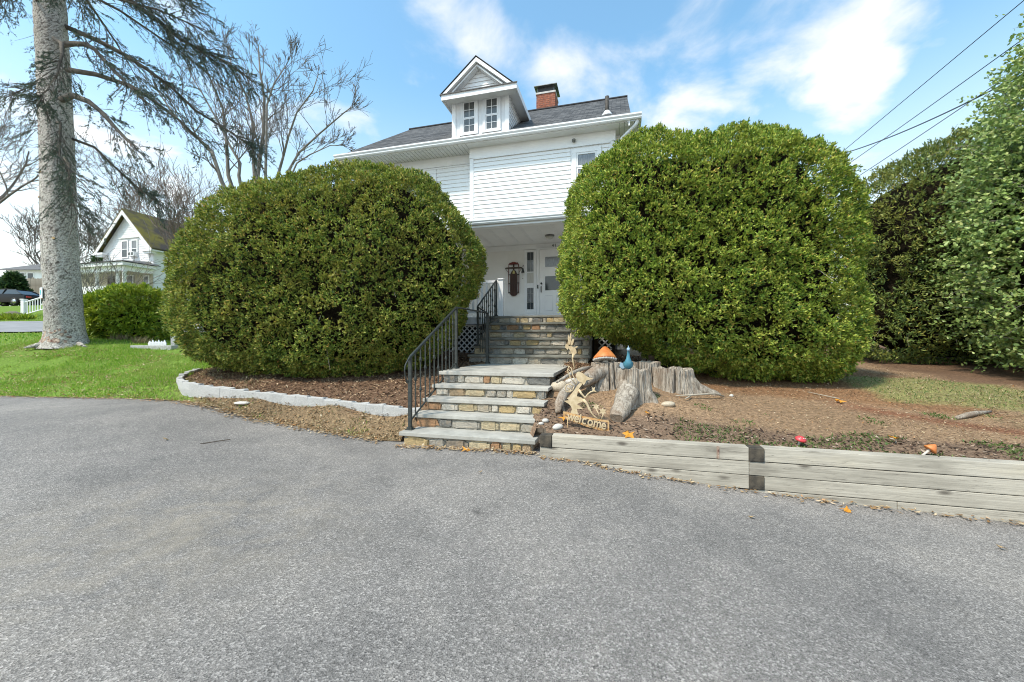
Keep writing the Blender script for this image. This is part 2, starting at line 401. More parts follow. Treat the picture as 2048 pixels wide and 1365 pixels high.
M['dry_grass'] = leaf_mat("dry_grass", [(0, (.18, .125, .065)), (.4, (.29, .22, .12)), (.8, (.42, .35, .21)), (1, (.13, .17, .04))], None, rough=.8, transl=.2)
M['weed'] = leaf_mat("weeds", [(0, (.060, .115, .028)), (.5, (.11, .18, .045)), (1, (.19, .24, .075))], None, transl=.3)
M['chips'] = leaf_mat("bark_chips", [(0, (.052, .030, .021)), (.40, (.135, .076, .048)), (.72, (.24, .145, .085)), (.88, (.41, .28, .165)), (1, (.58, .45, .31))], None, rough=.9, transl=.02, spec=.15)
M['dark_chips'] = leaf_mat("dark_mulch", [(0, (.022, .015, .012)), (.45, (.085, .052, .038)), (.75, (.19, .12, .085)), (.9, (.34, .25, .18)), (1, (.50, .42, .34))], None, rough=.9, transl=.02, spec=.15)
M['litter'] = leaf_mat("dead_leaf_litter", [(0, (.16, .085, .035)), (.4, (.30, .19, .095)), (.75, (.45, .34, .20)), (.92, (.58, .48, .34)), (1, (.46, .17, .03))], None, rough=.85, transl=.1, spec=.15)
M['orange_leaf'] = leaf_mat("orange_maple_leaf", [(0, (.45, .16, .02)), (.6, (.62, .27, .03)), (1, (.62, .40, .08))], None, rough=.7, transl=.15)
M['orange_enamel'] = simple("weathered_orange_glaze", (.48, .135, .028), (.62, .24, .075), 7, 0.55, bmp=.2)
M['red_enamel'] = simple("red_glaze", (.55, .035, .045), (.68, .09, .10), 9, 0.35)
M['gill'] = simple("grey_white_gills", (.30, .29, .28), (.52, .50, .48), 18, 0.7, stretch=(1, 1, .1))
M['stem_white'] = simple("ceramic_stem", (.46, .43, .38), (.62, .58, .52), 10, 0.6)
M['teal'] = simple("teal_glaze", (.035, .16, .22), (.10, .29, .38), 5, 0.35, stretch=(1, 1, .5))
M['pale_blue'] = simple("pale_blue_glaze", (.20, .34, .46), (.36, .48, .58), 6, 0.4)
M['fairy'] = simple("cream_cast_metal", (.46, .34, .19), (.64, .51, .33), 12, 0.65, bmp=.2, bscale=50)
M['fairy_rust'] = simple("rusted_cream_metal", (.45, .20, .05), (.62, .45, .24), 14, 0.7, bmp=.3, bscale=50)
M['car_black'] = simple("black_car_paint", (.008, .008, .009), None, rough=0.25, spec=.3)
M['car_red'] = simple("red_car_paint", (.40, .045, .035), None, rough=0.15, spec=.6)
M['car_glass'] = glass_mat("car_glass", (.02, .024, .028), .04)
M['rubber'] = simple("rubber", (.015, .015, .015), None, rough=.8)
M['chrome'] = simple("alloy", (.5, .5, .5), None, rough=.25, metal=.9)
M['tail'] = simple("tail_lamp_red", (.45, .01, .01), None, rough=.2)
M['fence'] = simple("weathered_fence", (.22, .185, .145), (.36, .315, .255), 3, 0.9, stretch=(4, 4, .5))
M['sign_blue'] = simple("sign_blue", (.02, .30, .55), None, rough=.5)
M['sign_teal'] = simple("sign_teal", (.03, .45, .45), None, rough=.5)
M['wire'] = simple("black_cable", (.015, .015, .016), None, rough=.6)
M['rock'] = simple("dark_wall_rock", (.09, .075, .06), (.20, .17, .14), 6, .9, bmp=.5)
M['siding_far'] = simple("far_white_siding", (.78, .78, .78), (.83, .83, .83), 1, .6)
M['cream'] = simple("cream_porch_wall", (.48, .43, .32), (.58, .53, .42), 1.5, .8)

# ------------------------------------------------------------------ helpers
def tag(o, label=None, cat=None, group=None, kind=None):
    if label: o["label"] = label
    if cat: o["category"] = cat
    if group: o["group"] = group
    if kind: o["kind"] = kind
    return o
def empty(name, loc=(0, 0, 0), rz=0.0, parent=None):
    o = bpy.data.objects.new(name, None); COL.objects.link(o)
    o.location = loc; o.rotation_euler = (0, 0, rz); o.parent = parent
    o.empty_display_size = 0.2
    return o
def link(name, me, mat=None, parent=None, loc=None, rot=None, scl=None):
    o = bpy.data.objects.new(name, me); COL.objects.link(o); o.parent = parent
    if mat is not None and not me.materials: me.materials.append(M[mat] if isinstance(mat, str) else mat)
    if loc is not None: o.location = loc
    if rot is not None: o.rotation_euler = rot
    if scl is not None: o.scale = scl
    return o
def mesh_pd(name, V, Fc, smooth=False):
    me = bpy.data.meshes.new(name)
    me.from_pydata([tuple(map(float, v)) for v in V], [], Fc); me.update()
    if smooth: me.polygons.foreach_set("use_smooth", [True] * len(me.polygons))
    return me
def mesh_np(name, V, Fc, smooth=False):
    """V (n,3) array, Fc (m,k) array of equal sized faces"""
    V = np.ascontiguousarray(V, dtype=np.float32); Fc = np.ascontiguousarray(Fc, dtype=np.int32)
    me = bpy.data.meshes.new(name)
    me.vertices.add(len(V)); me.vertices.foreach_set("co", V.ravel())
    k = Fc.shape[1]; n = len(Fc)
    me.loops.add(n * k); me.loops.foreach_set("vertex_index", Fc.ravel())
    me.polygons.add(n); me.polygons.foreach_set("loop_start", np.arange(0, n * k, k, dtype=np.int32))
    if smooth: me.polygons.foreach_set("use_smooth", np.ones(n, dtype=bool))
    me.update(calc_edges=True)
    return me
class MB:
    """collects simple shapes into one mesh"""
    def __init__(s): s.v = []; s.f = []
    def box(s, x0, x1, y0, y1, z0, z1):
        b = len(s.v)
        s.v += [(x, y, z) for z in (z0, z1) for (x, y) in ((x0, y0), (x1, y0), (x1, y1), (x0, y1))]
        s.f += [(b, b+3, b+2, b+1), (b+4, b+5, b+6, b+7)] + [(b+i, b+(i+1) % 4, b+4+(i+1) % 4, b+4+i) for i in range(4)]
        return s
    def poly(s, pts):
        b = len(s.v); s.v += [tuple(p) for p in pts]; s.f.append(tuple(range(b, b+len(pts)))); return s
    def prism(s, pts, d):
        """pts: planar outline (3D points), d: extrusion vector"""
        b = len(s.v); n = len(pts); d = Vector(d)
        s.v += [tuple(p) for p in pts] + [tuple(Vector(p) + d) for p in pts]
        s.f.append(tuple(range(b, b+n))); s.f.append(tuple(range(b+2*n-1, b+n-1, -1)))
        s.f += [(b+i, b+n+i, b+n+(i+1) % n, b+(i+1) % n) for i in range(n)]
        return s
    def tube(s, pts, radii, sides=8, caps=True, flat=1.0):
        pts = [Vector(p) for p in pts]; n = len(pts)
        if not hasattr(radii, '__len__'): radii = [radii] * n
        b = len(s.v); up = Vector((0, 0, 1)); prev = None
        for i, p in enumerate(pts):
            d = (pts[min(i+1, n-1)] - pts[max(i-1, 0)])
            if d.length < 1e-9: d = Vector((0, 0, 1))
            d.normalize()
            if prev is None:
                a = d.cross(up if abs(d.z) < 0.95 else Vector((1, 0, 0))).normalized()
            else:
                a = prev - d * prev.dot(d)
                a = a.normalized() if a.length > 1e-6 else d.orthogonal().normalized()
            prev = a; c = d.cross(a)
            for k in range(sides):
                th = 2 * math.pi * k / sides
                s.v.append(tuple(p + (a * math.cos(th) + c * math.sin(th) * flat) * radii[i]))
        for i in range(n-1):
            for k in range(sides):
                k2 = (k+1) % sides
                s.f.append((b+i*sides+k, b+i*sides+k2, b+(i+1)*sides+k2, b+(i+1)*sides+k))
        if caps:
            s.f.append(tuple(b+k for k in reversed(range(sides)))); s.f.append(tuple(b+(n-1)*sides+k for k in range(sides)))
        return s
    def lathe(s, prof, seg=20, cx=0, cy=0, wob=None):
        b = len(s.v); n = len(prof)
        for (r, z) in prof:
            for k in range(seg):
                th = 2 * math.pi * k / seg
                rr = r * (wob(th, z) if wob else 1)
                s.v.append((cx + rr * math.cos(th), cy + rr * math.sin(th), z))
        for i in range(n-1):
            for k in range(seg):
                k2 = (k+1) % seg
                s.f.append((b+i*seg+k, b+i*seg+k2, b+(i+1)*seg+k2, b+(i+1)*seg+k))
        s.f.append(tuple(b+k for k in reversed(range(seg)))); s.f.append(tuple(b+(n-1)*seg+k for k in range(seg)))
        return s
    def build(s, name, mat, parent=None, smooth=False, loc=None, rot=None):
        return link(name, mesh_pd(name, s.v, s.f, smooth), mat, parent, loc, rot)
def box(name, mat, parent, x0, x1, y0, y1, z0, z1, bevel=0.0):
    o = MB().box(x0, x1, y0, y1, z0, z1).build(name, mat, parent)
    if bevel:
        bm = bmesh.new(); bm.from_mesh(o.data)
        bmesh.ops.bevel(bm, geom=bm.edges[:], offset=bevel, segments=2, affect='EDGES', profile=0.6)
        bm.to_mesh(o.data); bm.free()
    return o
def text_mesh(name, body, size, extrude, offset=0.0, align='LEFT'):
    cu = bpy.data.curves.new(name, 'FONT'); cu.body = body; cu.size = size; cu.extrude = extrude; cu.offset = offset; cu.align_x = align
    tmp = bpy.data.objects.new(name, cu); COL.objects.link(tmp)
    bpy.context.view_layer.update()
    me = bpy.data.meshes.new_from_object(tmp.evaluated_get(bpy.context.evaluated_depsgraph_get()))
    bpy.data.objects.remove(tmp); bpy.data.curves.remove(cu); me.name = name
    return me
def auto_smooth(me, angle=40):
    for p in me.polygons: p.use_smooth = True
    try: me.set_sharp_from_angle(angle=math.radians(angle))
    except Exception: pass

# vectorised value noise
_perm = rng.random(1 << 16).astype(np.float32)
def _hash(i, j, k):
    return _perm[((i * 73856093) ^ (j * 19349663) ^ (k * 83492791)) & 0xFFFF]
def vnoise(P, scale, seed=0):
    P = np.asarray(P, dtype=np.float64) * scale + seed * 17.31
    I = np.floor(P).astype(np.int64); Fr = P - I; Fr = Fr * Fr * (3 - 2 * Fr)
    r = 0
    for dx in (0, 1):
        for dy in (0, 1):
            for dz in (0, 1):
                w = (Fr[:, 0] if dx else 1 - Fr[:, 0]) * (Fr[:, 1] if dy else 1 - Fr[:, 1]) * (Fr[:, 2] if dz else 1 - Fr[:, 2])
                r = r + w * _hash(I[:, 0] + dx, I[:, 1] + dy, I[:, 2] + dz)
    return r * 2 - 1
def worley(P, cell, seed=0):
    """distance to the nearest of one jittered point per cell, in units of the cell"""
    Q = np.asarray(P, float) / cell; I = np.floor(Q).astype(np.int64); best = np.full(len(Q), 9.0)
    for dx in (-1, 0, 1):
        for dy in (-1, 0, 1):
            for dz in (-1, 0, 1):
                i, j, k = I[:, 0] + dx, I[:, 1] + dy, I[:, 2] + dz
                c = np.stack([i + _hash(i + seed, j, k), j + _hash(i, j + 7 + seed, k), k + _hash(i, j, k + 13 + seed)], 1)
                best = np.minimum(best, ((Q - c) ** 2).sum(1))
    return np.sqrt(best)
def fbm(P, scale, octv=3, seed=0):
    r = 0; a = 1.0; t = 0
    for o in range(octv):
        r = r + a * vnoise(P, scale * 2 ** o, seed + o); t += a; a *= 0.5
    return r / t

# ------------------------------------------------------------------ terrain
def rbf(points):
    P = np.array(points, dtype=float); n = len(P)
    def ker(r): return np.where(r > 1e-9, r * r * np.log(np.maximum(r, 1e-9)), 0)
    A = np.zeros((n+3, n+3))
    Dm = np.linalg.norm(P[:, None, :2] - P[None, :, :2], axis=2)
    A[:n, :n] = ker(Dm) + np.eye(n) * 0.02
    A[:n, n] = 1; A[:n, n+1:] = P[:, :2]; A[n, :n] = 1; A[n+1:, :n] = P[:, :2].T
    b = np.zeros(n+3); b[:n] = P[:, 2]
    w = np.linalg.solve(A, b)
    def f(x, y):
        x = np.atleast_1d(np.asarray(x, float)); y = np.atleast_1d(np.asarray(y, float))
        out = np.zeros(x.shape)
        for i in range(n):
            r2 = (x - P[i, 0]) ** 2 + (y - P[i, 1]) ** 2
            out += w[i] * 0.5 * np.where(r2 > 1e-12, r2 * np.log(np.maximum(r2, 1e-12)), 0)
        return out + w[n] + w[n+1] * x + w[n+2] * y
    return f
EDGE_L = [(-20, 9.2, .2), (-10, 7.8, .117), (-7.56, 7.3, .15), (-5.5, 6.7, .18), (-4.86, 6.4, .155), (-4.02, 6.1, .03), (-2.92, 5.75, -.068), (-1.75, 5.42, -.16)]
ASPH = EDGE_L + [(-1.4, 5.2, -.16), (.31, 4.61, -.13), (1.5, 4.3, -.25), (2.67, 3.98, -.335), (4.5, 3.5, -.405), (7, 2.8, -.5), (0, 1, -.17), (-3, 2, -.10), (3, 1, -.36), (0, -6, -.25),
                 (-12, 0, .05), (12, -2, -.7), (-12, -12, -.1), (12, -14, -.9), (-40, 0, .4), (40, -5, -1.2), (-40, 12, .5), (0, -30, -.4)]
asph_raw = rbf(ASPH)
def asph_z(x, y): return asph_raw(x, y)
def S(s, t, z): return (*hw(s, t), z)
CURB = [S(-.30, -4.45, .264), S(-1.6, -4.45, .33), S(-3.0, -4.45, .385), S(-4.4, -4.42, .44), S(-5.4, -4.36, .48)]
YARD = [(x, y, z + .015) for x, y, z in EDGE_L] + [
    S(-.30, -4.62, .10), S(-1.6, -4.62, .17), S(-3.0, -4.62, .23), S(-4.4, -4.60, .28), S(-5.5, -4.5, .35),
    S(-.35, -4.2, .235), S(-1.6, -4.2, .30), S(-3.0, -4.2, .36), S(-4.4, -4.2, .42), S(-5.2, -4.1, .46),
    (-6.6, 7.9, .50), (-7.0, 9.2, .66), (-4, 8.6, .62), (-2.2, 8.0, .60), (-1.2, 7.0, .5), (-6, 10, .85), (-4, 10.6, .95), (-1.3, 9.4, .78), (-9, 12.5, 1.05),
    (-12.3, 11.2, 1.17), (-13.5, 11.5, 1.16), (-11, 9.6, .62), (-8.5, 9.4, .60), (-8.7, 8.3, .36), (-14, 10.2, .72), (-10.5, 13.2, 1.13), (-8.6, 11.3, 1.0),
    (-20.6, 16, 1.50), (-14, 16, 1.5), (-26, 21, 2.1), (-31, 24, 2.4), (-20, 24, 2.4), (-28, 28, 3.0), (-34, 28, 3.05), (-44, 34, 4.15), (-36, 34, 4.3), (-28, 34, 4.5), (-20, 34, 4.4), (-50, 45, 5.0),
    (-60, 60, 6.0), (-30, 60, 6.0), (0, 22, 2.2), (10, 20, 1.6), (0, 40, 4.2), (30, 40, 3.5), (-90, 120, 9), (0, 130, 9), (90, 120, 8), (-80, 30, 3.5), (-60, 16, 1.3), (60, 20, 1.2), (90, 60, 4),
    S(1.75, -5.0, .085), S(3.0, -5.0, .08), S(4.5, -5.0, .08), S(6.5, -5.0, .08), S(9.5, -5.0, .08), S(16, -5.0, .1), S(40, -5.0, .1),
    (.64, 5.6, .35), (1.35, 5.0, .22), (1.2, 7.4, .68), (1.9, 7.0, .63), (2.83, 6.0, .45), (2.3, 5.6, .43), (1.78, 5.3, .42), (1.5, 5.0, .27), (3.77, 5.6, .37), (5.27, 6.2, .44), (7.06, 6.8, .54), (7.66, 6.0, .39), (7.4, 8.2, .58), (9.0, 8.2, .62),
    (4.4, 7.6, .62), (5.95, 4.9, .17), (3.0, 4.7, .17), (12, 8, .7), (20, 10, .9), (3.5, 9.6, .8), (8, 11, .8)]
yard_raw = rbf(YARD)
edge_pts = [(-70, 13), (-20, 9.2)] + [(x, y) for x, y, z in EDGE_L[1:]] + [(hw(-.27, -4.85)[0], hw(-.27, -4.85)[1]), hw(1.72, -4.85), (hw(1.74, -5.02)[0] + .02, hw(1.74, -5.02)[1]), hw(9.5, -5.02), hw(30, -5.02), hw(75, -5.02)]
ex = np.array([p[0] for p in edge_pts]); ey = np.array([p[1] for p in edge_pts])
def edge_y(x): return np.interp(x, ex, ey)
def yard_z(x, y):
    x = np.atleast_1d(np.asarray(x, float)); y = np.atleast_1d(np.asarray(y, float))
    z = yard_raw(x, y)
    az = asph_z(x, y)
    near = np.clip(1 - (y - edge_y(x)) / 0.5, 0, 1)
    left = x < -1.5
    kk = np.clip((y - edge_y(x)) / .38, 0, 1); kk = kk * kk * (3 - 2 * kk)
    z = np.where(left, np.maximum(az + .008, (az + .008) * (1 - kk) + z * kk), z)
    P = np.stack([x, y, np.zeros_like(x)], 1)
    z = z + 0.022 * fbm(P, 1.6, 3, 3) * np.clip((y - edge_y(x)) / .4, 0, 1)
    s, t = (x - ORG[0]) * CA - (y - ORG[1]) * SA, (x - ORG[0]) * SA + (y - ORG[1]) * CA
    under = ((s > -.12) & (s < 1.5) & (t > -4.95) & (t < -1.3)) | ((s > -.5) & (s < 1.9) & (t >= -1.3) & (t < .3))
    z = np.where(under, np.minimum(z - .25, np.interp(t, [-5, -3.6, -1.3, .3], [-.25, .35, .5, .9])), z)
    return z
# columns and rows of the yard sheet
xs = np.unique(np.concatenate([np.linspace(-75, -14, 40), np.arange(-14, 9.5, .11), np.linspace(9.5, 80, 40), [p[0] for p in edge_pts[2:-2]]]))
steps = [0]
d = .05
while steps[-1] < 160:
    steps.append(steps[-1] + d); d = min(d * 1.012 if steps[-1] < 9 else d * 1.09, 8)
vs = np.array(steps)
X = np.repeat(xs[:, None], len(vs), 1); Y = edge_y(X.ravel()).reshape(X.shape) + vs[None, :]
Z = yard_z(X.ravel(), Y.ravel()).reshape(X.shape)
nx, ny = X.shape
idx = np.arange(nx * ny).reshape(nx, ny)
Fq = np.stack([idx[:-1, :-1], idx[1:, :-1], idx[1:, 1:], idx[:-1, 1:]], -1).reshape(-1, 4)
me = mesh_np("ground", np.stack([X, Y, Z], -1).reshape(-1, 3), Fq, True)
def curb_front_t(s):     # the line of the granite edging in the house frame
    return -4.45
def soil_zone(x, y):
    """0 lawn, 1 bark mulch bed, 2 bare dirt, 3 dry bank, 4 leafy edge behind timbers, 5 rusty needles, 6 thin grass"""
    s, t = to_st(x, y)
    z = np.zeros(x.shape, int)
    leftbed = (t > -4.45) & (s < -.2) & (s > np.interp(t, [-4.45, -4.2, -3.95, -3.65, -3.3, 0], [-4.5, -5.1, -5.45, -5.7, -5.85, -6.2])) & (y < 12.5)
    bank = (t <= -4.45) & (s < -.2) & (x > -5.3 + .30 * np.sin(y * 9)) & (y < 8)
    right = (s >= -.2) & (y < 14)
    z[bank] = 3; z[leftbed] = 1; z[right] = 2
    z[right & (t < -4.45) & (s > 1.3)] = 4
    z[right & (s > 1.3) & (s < 2.3) & (t > -5) & (t < -4.0)] = 4
    z[right & (s > 1.5) & (s < 3.2) & (t > -3.2) & (t < .4)] = 1
    z[right & (s > 3.2) & (t > -3.1) & (s < 7.4)] = 5
    z[right & (s > 6.3) & (t < -1.2) & (t > -2.7) & (s < 8.6)] = 6
    z[right & (s > 8.2) & (t > -1.3)] = 1
    return z
ZC = np.array([(.15, .235, .040), (.165, .102, .066), (.285, .19, .118), (.22, .155, .092), (.19, .13, .09), (.26, .145, .078), (.25, .235, .095)])
xv, yv = X.ravel(), Y.ravel()
Pn = np.stack([xv, yv, np.zeros_like(xv)], 1)
jx, jy = .16 * fbm(Pn, 2.6, 2, 11), .16 * fbm(Pn, 2.6, 2, 17)
colv = np.zeros((len(xv), 4), np.float32); colv[:, 3] = 1
for (ox, oy) in ((0, 0), (.12, .05), (-.12, .05), (0, -.12)):
    colv[:, :3] += ZC[soil_zone(xv + jx + ox, yv + jy + oy)] / 4
dirt = (1 + .22 * fbm(Pn, .9, 3, 21))[:, None]
colv[:, :3] *= dirt
# a reddish streak of needles across the bare slope
st_s, st_t = to_st(xv, yv)
streak = np.exp(-(((st_t + 3.55) + .32 * (st_s - 6.4)) / .22) ** 2) * np.clip((st_s - 5.2) / .6, 0, 1) * np.clip((8.6 - st_s) / .8, 0, 1)
colv[:, :3] = colv[:, :3] * (1 - .75 * streak[:, None]) + np.array((.20, .075, .042)) * .75 * streak[:, None]
att = me.color_attributes.new("soil", 'FLOAT_COLOR', 'POINT')
att.data.foreach_set("color", colv.ravel())
tag(link("ground", me, 'ground'), kind='structure')

# driveway sheet
ax = np.unique(np.concatenate([np.linspace(-75, -14, 30), np.arange(-14, 12, .25), np.linspace(12, 80, 30)]))
av = np.concatenate([np.linspace(-45, -3, 20), np.linspace(-2.8, 0, 60)])
AX = np.repeat(ax[:, None], len(av), 1); AY = edge_y(AX.ravel()).reshape(AX.shape) + .45 + av[None, :] * 1.0
P_ = np.stack([AX.ravel(), AY.ravel(), 0 * AX.ravel()], 1)
AZ = (asph_z(AX.ravel(), AY.ravel()) + .012 * fbm(P_, .8, 2, 5)).reshape(AX.shape)
idx = np.arange(AX.size).reshape(AX.shape)
Fq = np.stack([idx[:-1, :-1], idx[1:, :-1], idx[1:, 1:], idx[:-1, 1:]], -1).reshape(-1, 4)
tag(link("driveway", mesh_np("driveway", np.stack([AX, AY, AZ], -1).reshape(-1, 3), Fq, True), 'asphalt'), kind='structure')
# street beyond the lawn
rx = np.linspace(-75, -3, 90); rv = np.linspace(0, 1, 8)
RX = np.repeat(rx[:, None], 8, 1); RY = 16.2 + rv[None, :] * 6.8 + 0 * RX
RZ = yard_z(RX.ravel(), RY.ravel()).reshape(RX.shape) + .05
idx = np.arange(RX.size).reshape(RX.shape)
Fq = np.stack([idx[:-1, :-1], idx[1:, :-1], idx[1:, 1:], idx[:-1, 1:]], -1).reshape(-1, 4)
tag(link("street", mesh_np("street", np.stack([RX, RY, RZ], -1).reshape(-1, 3), Fq, True), 'road'), kind='structure')

# ------------------------------------------------------------------ the house
house = empty("house", (*ORG, 0), -ANG)
tag(house, "large white clapboard house with dormer, brick chimney and covered porch", "house")
# shared clapboard: unit length along x, wedge section, back at y = 0
def clap_mesh(h, name="plank"):
    V = [(x, y, z) for x in (0, 1) for (y, z) in ((0, 0), (-.022, 0), (-.021, .006), (-.003, h + .004), (0, h + .004))]
    Fc = [(0, 1, 2, 3, 4), (9, 8, 7, 6, 5)] + [(i, 5 + i, 5 + (i+1) % 5, (i+1) % 5) for i in range(5)]
    me = mesh_pd(name, V, Fc); me.materials.append(M['white']); return me
CL = .1075
clap = clap_mesh(CL)
def siding(parent, s0, s1, y, z0, z1, holes=(), me=clap, h=CL, axis='x', top=None):
    n = 0; z = z0
    while z < z1 - .01:
        hh = min(h, z1 - z)
        a, b = (s0, s1) if top is None else top(z)
        segs = [(a, b)]
        for (h0, h1, hz0, hz1) in holes:
            if z + hh * .5 > hz0 and z + hh * .5 < hz1:
                new = []
                for (p, q) in segs:
                    if h1 <= p or h0 >= q: new.append((p, q)); continue
                    if h0 > p: new.append((p, h0))
                    if h1 < q: new.append((h1, q))
                segs = new
        for (p, q) in segs:
            if q - p < .03: continue
            o = link("plank", me, None, parent)
            if axis == 'x': o.location = (p, y, z)
            else: o.location = (y, p, z); o.rotation_euler = (0, 0, math.pi / 2)
            o.scale = (q - p, 1, hh / h)
        z += h
FLOOR = 1.83; CEIL = 4.14; EAVE = 6.16
# upper front wall that stands forward over the porch
wall = box("front_wall", 'white', house, -1.12, 2.505, 0.012, .25, 4.24, EAVE)
siding(wall, -1.02, 2.40, 0.010, 4.27, 5.86, holes=[(1.464, 2.196, 4.93, 5.85)])
box("corner_board", 'trim', wall, -1.125, -1.02, -.016, .011, 4.24, 5.90)
box("corner_board", 'trim', wall, 2.40, 2.51, -.016, .011, 4.24, 5.90)
box("frieze_board", 'white', wall, -1.13, 2.515, -.024, .011, 5.905, EAVE - .004)
box("frieze_molding", 'trim', wall, -1.02, 2.40, -.030, .010, 5.868, 5.902)
# main wall behind
main = box("main_wall", 'white', house, -4.45, 2.62, .262, .6, CEIL + .09, EAVE - .002)
box("main_wall_block", 'porch_wall', house, -4.4, 2.6, 2.212, 7.6, 0.7, EAVE)
siding(main, -4.35, -1.13, .258, CEIL + .1, 5.90, holes=[(-3.0, -2.187, 4.2, 5.85)])
box("frieze_board", 'trim', main, -4.45, -1.13, .236, .259, 5.925, EAVE - .004)
box("frieze_molding", 'trim', main, -4.40, -1.13, .230, .257, 5.905, 5.923)
siding(main, 2.52, 2.62, .258, CEIL + .1, 5.9)
box("side_wall", 'white', house, -4.44, -4.3, .3, 2.18, 1.0, CEIL - .002)
box("side_wall", 'white', house, 2.56, 2.7, .3, 2.18, 1.0, CEIL - .002)
# windows of the main walls
def window(parent, s0, s1, y, z0, z1, case=.1, mun=False, glass='glass', name="window"):
    w = box(name, 'trim', parent, s0 - case, s1 + case, y - .035, y, z1, z1 + case)      # head casing carries the rest
    box("casing", 'trim', w, s0 - case, s0, y - .033, y, z0, z1 - .002)
    box("casing", 'trim', w, s1, s1 + case, y - .033, y, z0, z1 - .002)
    box("sill", 'trim', w, s0 - case - .02, s1 + case + .02, y - .06, y, z0 - .06, z0 - .002)
    mid = (z0 + z1) / 2
    for (a, b, yy) in ((mid - .005, z1 - .004, y - .012), (z0 + .002, mid - .007, y - .004)):
        f = MB()
        f.box(s0 + .004, s0 + .04, yy - .014, yy + .01, a, b); f.box(s1 - .04, s1 - .004, yy - .014, yy + .01, a, b)
        f.box(s0 + .0405, s1 - .0405, yy - .014, yy + .01, b - .04, b); f.box(s0 + .0405, s1 - .0405, yy - .014, yy + .01, a, a + .045)
        f.build("sash", 'trim', w)
        box("pane", glass, w, s0 + .041, s1 - .041, yy + .0, yy + .006, a + .0455, b - .0405)
        if mun:
            box("muntin", 'trim', w, (s0+s1)/2 - .007, (s0+s1)/2 + .007, yy - .010, yy - .001, a + .046, b - .041)
            box("muntin", 'trim', w, s0 + .0415, s1 - .0415, yy - .0085, yy - .0015, (a+b)/2 - .006, (a+b)/2 + .008)
    return w
window(house, 1.60, 2.09, .010, 5.03, 5.72, .10, glass='curtain')
window(house, -2.75, -2.29, .258, 4.4, 5.74, .10)
# eave: gutter, soffit, roof
GL, GR = -4.94, 3.08
g = MB()
prof = [(-.30, 6.165), (-.365, 6.165), (-.385, 6.19), (-.385, 6.215), (-.41, 6.25), (-.41, 6.285), (-.40, 6.285), (-.40, 6.26), (-.30, 6.26)]
g.prism([(GL, y, z) for y, z in prof], (GR - GL, 0, 0)); g.build("gutter", 'gutter', house)
box("soffit", 'soffit', house, GL + .01, GR - .03, -.30, .26, 6.150, 6.163)
for i in range(int((GR - GL) / .11)):
    x = GL + .06 + i * .11
    if x < GR - .06: box("soffit_groove", 'cap_metal', house, x, x + .006, -.298, .258, 6.1465, 6.1495) if (x < -1.13 or x > 2.52) else None
box("soffit_return", 'soffit', house, 2.62, 3.05, .262, 7.4, 6.150, 6.163)
box("gutter_return", 'gutter', house, 3.02, 3.085, -.29, 7.4, 6.168, 6.27)
sl = (9.07 - 6.2) / (3.75 + .36)
def roof_z(t): return 6.235 + sl * (t + .36)
def roof_sheet(name, mat, parent, s0, s1, t0, t1, fz, th=.04):
    V = [(s0, t0, fz(t0)), (s1, t0, fz(t0)), (s1, t1, fz(t1)), (s0, t1, fz(t1))]
    V += [(x, y, z - th) for x, y, z in V]
    me = mesh_pd(name, V, [(0, 1, 2, 3), (7, 6, 5, 4), (0, 4, 5, 1), (1, 5, 6, 2), (2, 6, 7, 3), (3, 7, 4, 0)])
    uv = me.uv_layers.new(name="UVMap")
    L = math.hypot(t1 - t0, fz(t1) - fz(t0))
    cu = [(s0, 0), (s1, 0), (s1, L), (s0, L)] * 2
    for lp in me.loops: uv.data[lp.index].uv = cu[lp.vertex_index]
    return link(name, me, mat, parent)
roof_sheet("roof", 'shingle', house, -4.96, 2.86, -.36, 3.75, roof_z)
roof_sheet("rear_roof", 'shingle', house, -4.96, 2.86, 7.86, 3.75, lambda t: roof_z(7.5 - t))
MB().tube([(-4.97, 3.75, 9.10), (2.87, 3.75, 9.10)], .055, 6).build("ridge_cap", 'shingle', house)
gw = MB()
gw.prism([(-4.45, .3, 6.16), (-4.45, 7.2, 6.16), (-4.45, 3.75, 8.95)], (.1, 0, 0)); gw.build("gable_wall", 'white', house)
gw = MB(); gw.prism([(2.5, .3, 6.16), (2.5, 7.2, 6.16), (2.5, 3.75, 8.95)], (.1, 0, 0)); gw.build("gable_wall", 'white', house)
for xx in (-4.955, 2.80):
    MB().prism([(xx, -.33, 6.18), (xx, -.33, 6.05), (xx, 3.75, 8.92), (xx, 3.75, 9.05)], (.03, 0, 0)).build("rake_board", 'trim', house)
# downspout at the right corner
MB().tube([(3.0, -.30, 6.17), (2.96, -.27, 6.08), (2.68, -.12, 5.90), (2.57, -.05, 5.83), (2.55, -.05, 5.7), (2.55, -.05, 4.4)], .038, 8).build("downspout", 'gutter', house, True)
sd = box("motion_lamp", 'trim', house, 1.50, 1.60, -.06, -.026, 6.02, 6.08, .006)
MB().lathe([(.038, -.03), (.046, 0), (.040, .03)], 12).build("lamp_lens", 'cap_metal', sd, True, loc=(1.55, -.072, 6.0))
# vent pipe
vp = MB().lathe([(.052, 6.7), (.052, 7.27), (.040, 7.27), (.040, 7.1)], 14, 2.31, .5).build("vent_pipe", 'pipe', house, True)
MB().lathe([(.15, 6.76), (.12, 6.82), (.075, 6.885), (.056, 6.91)], 14, 2.31, .5).build("flashing", 'trim', vp, True)
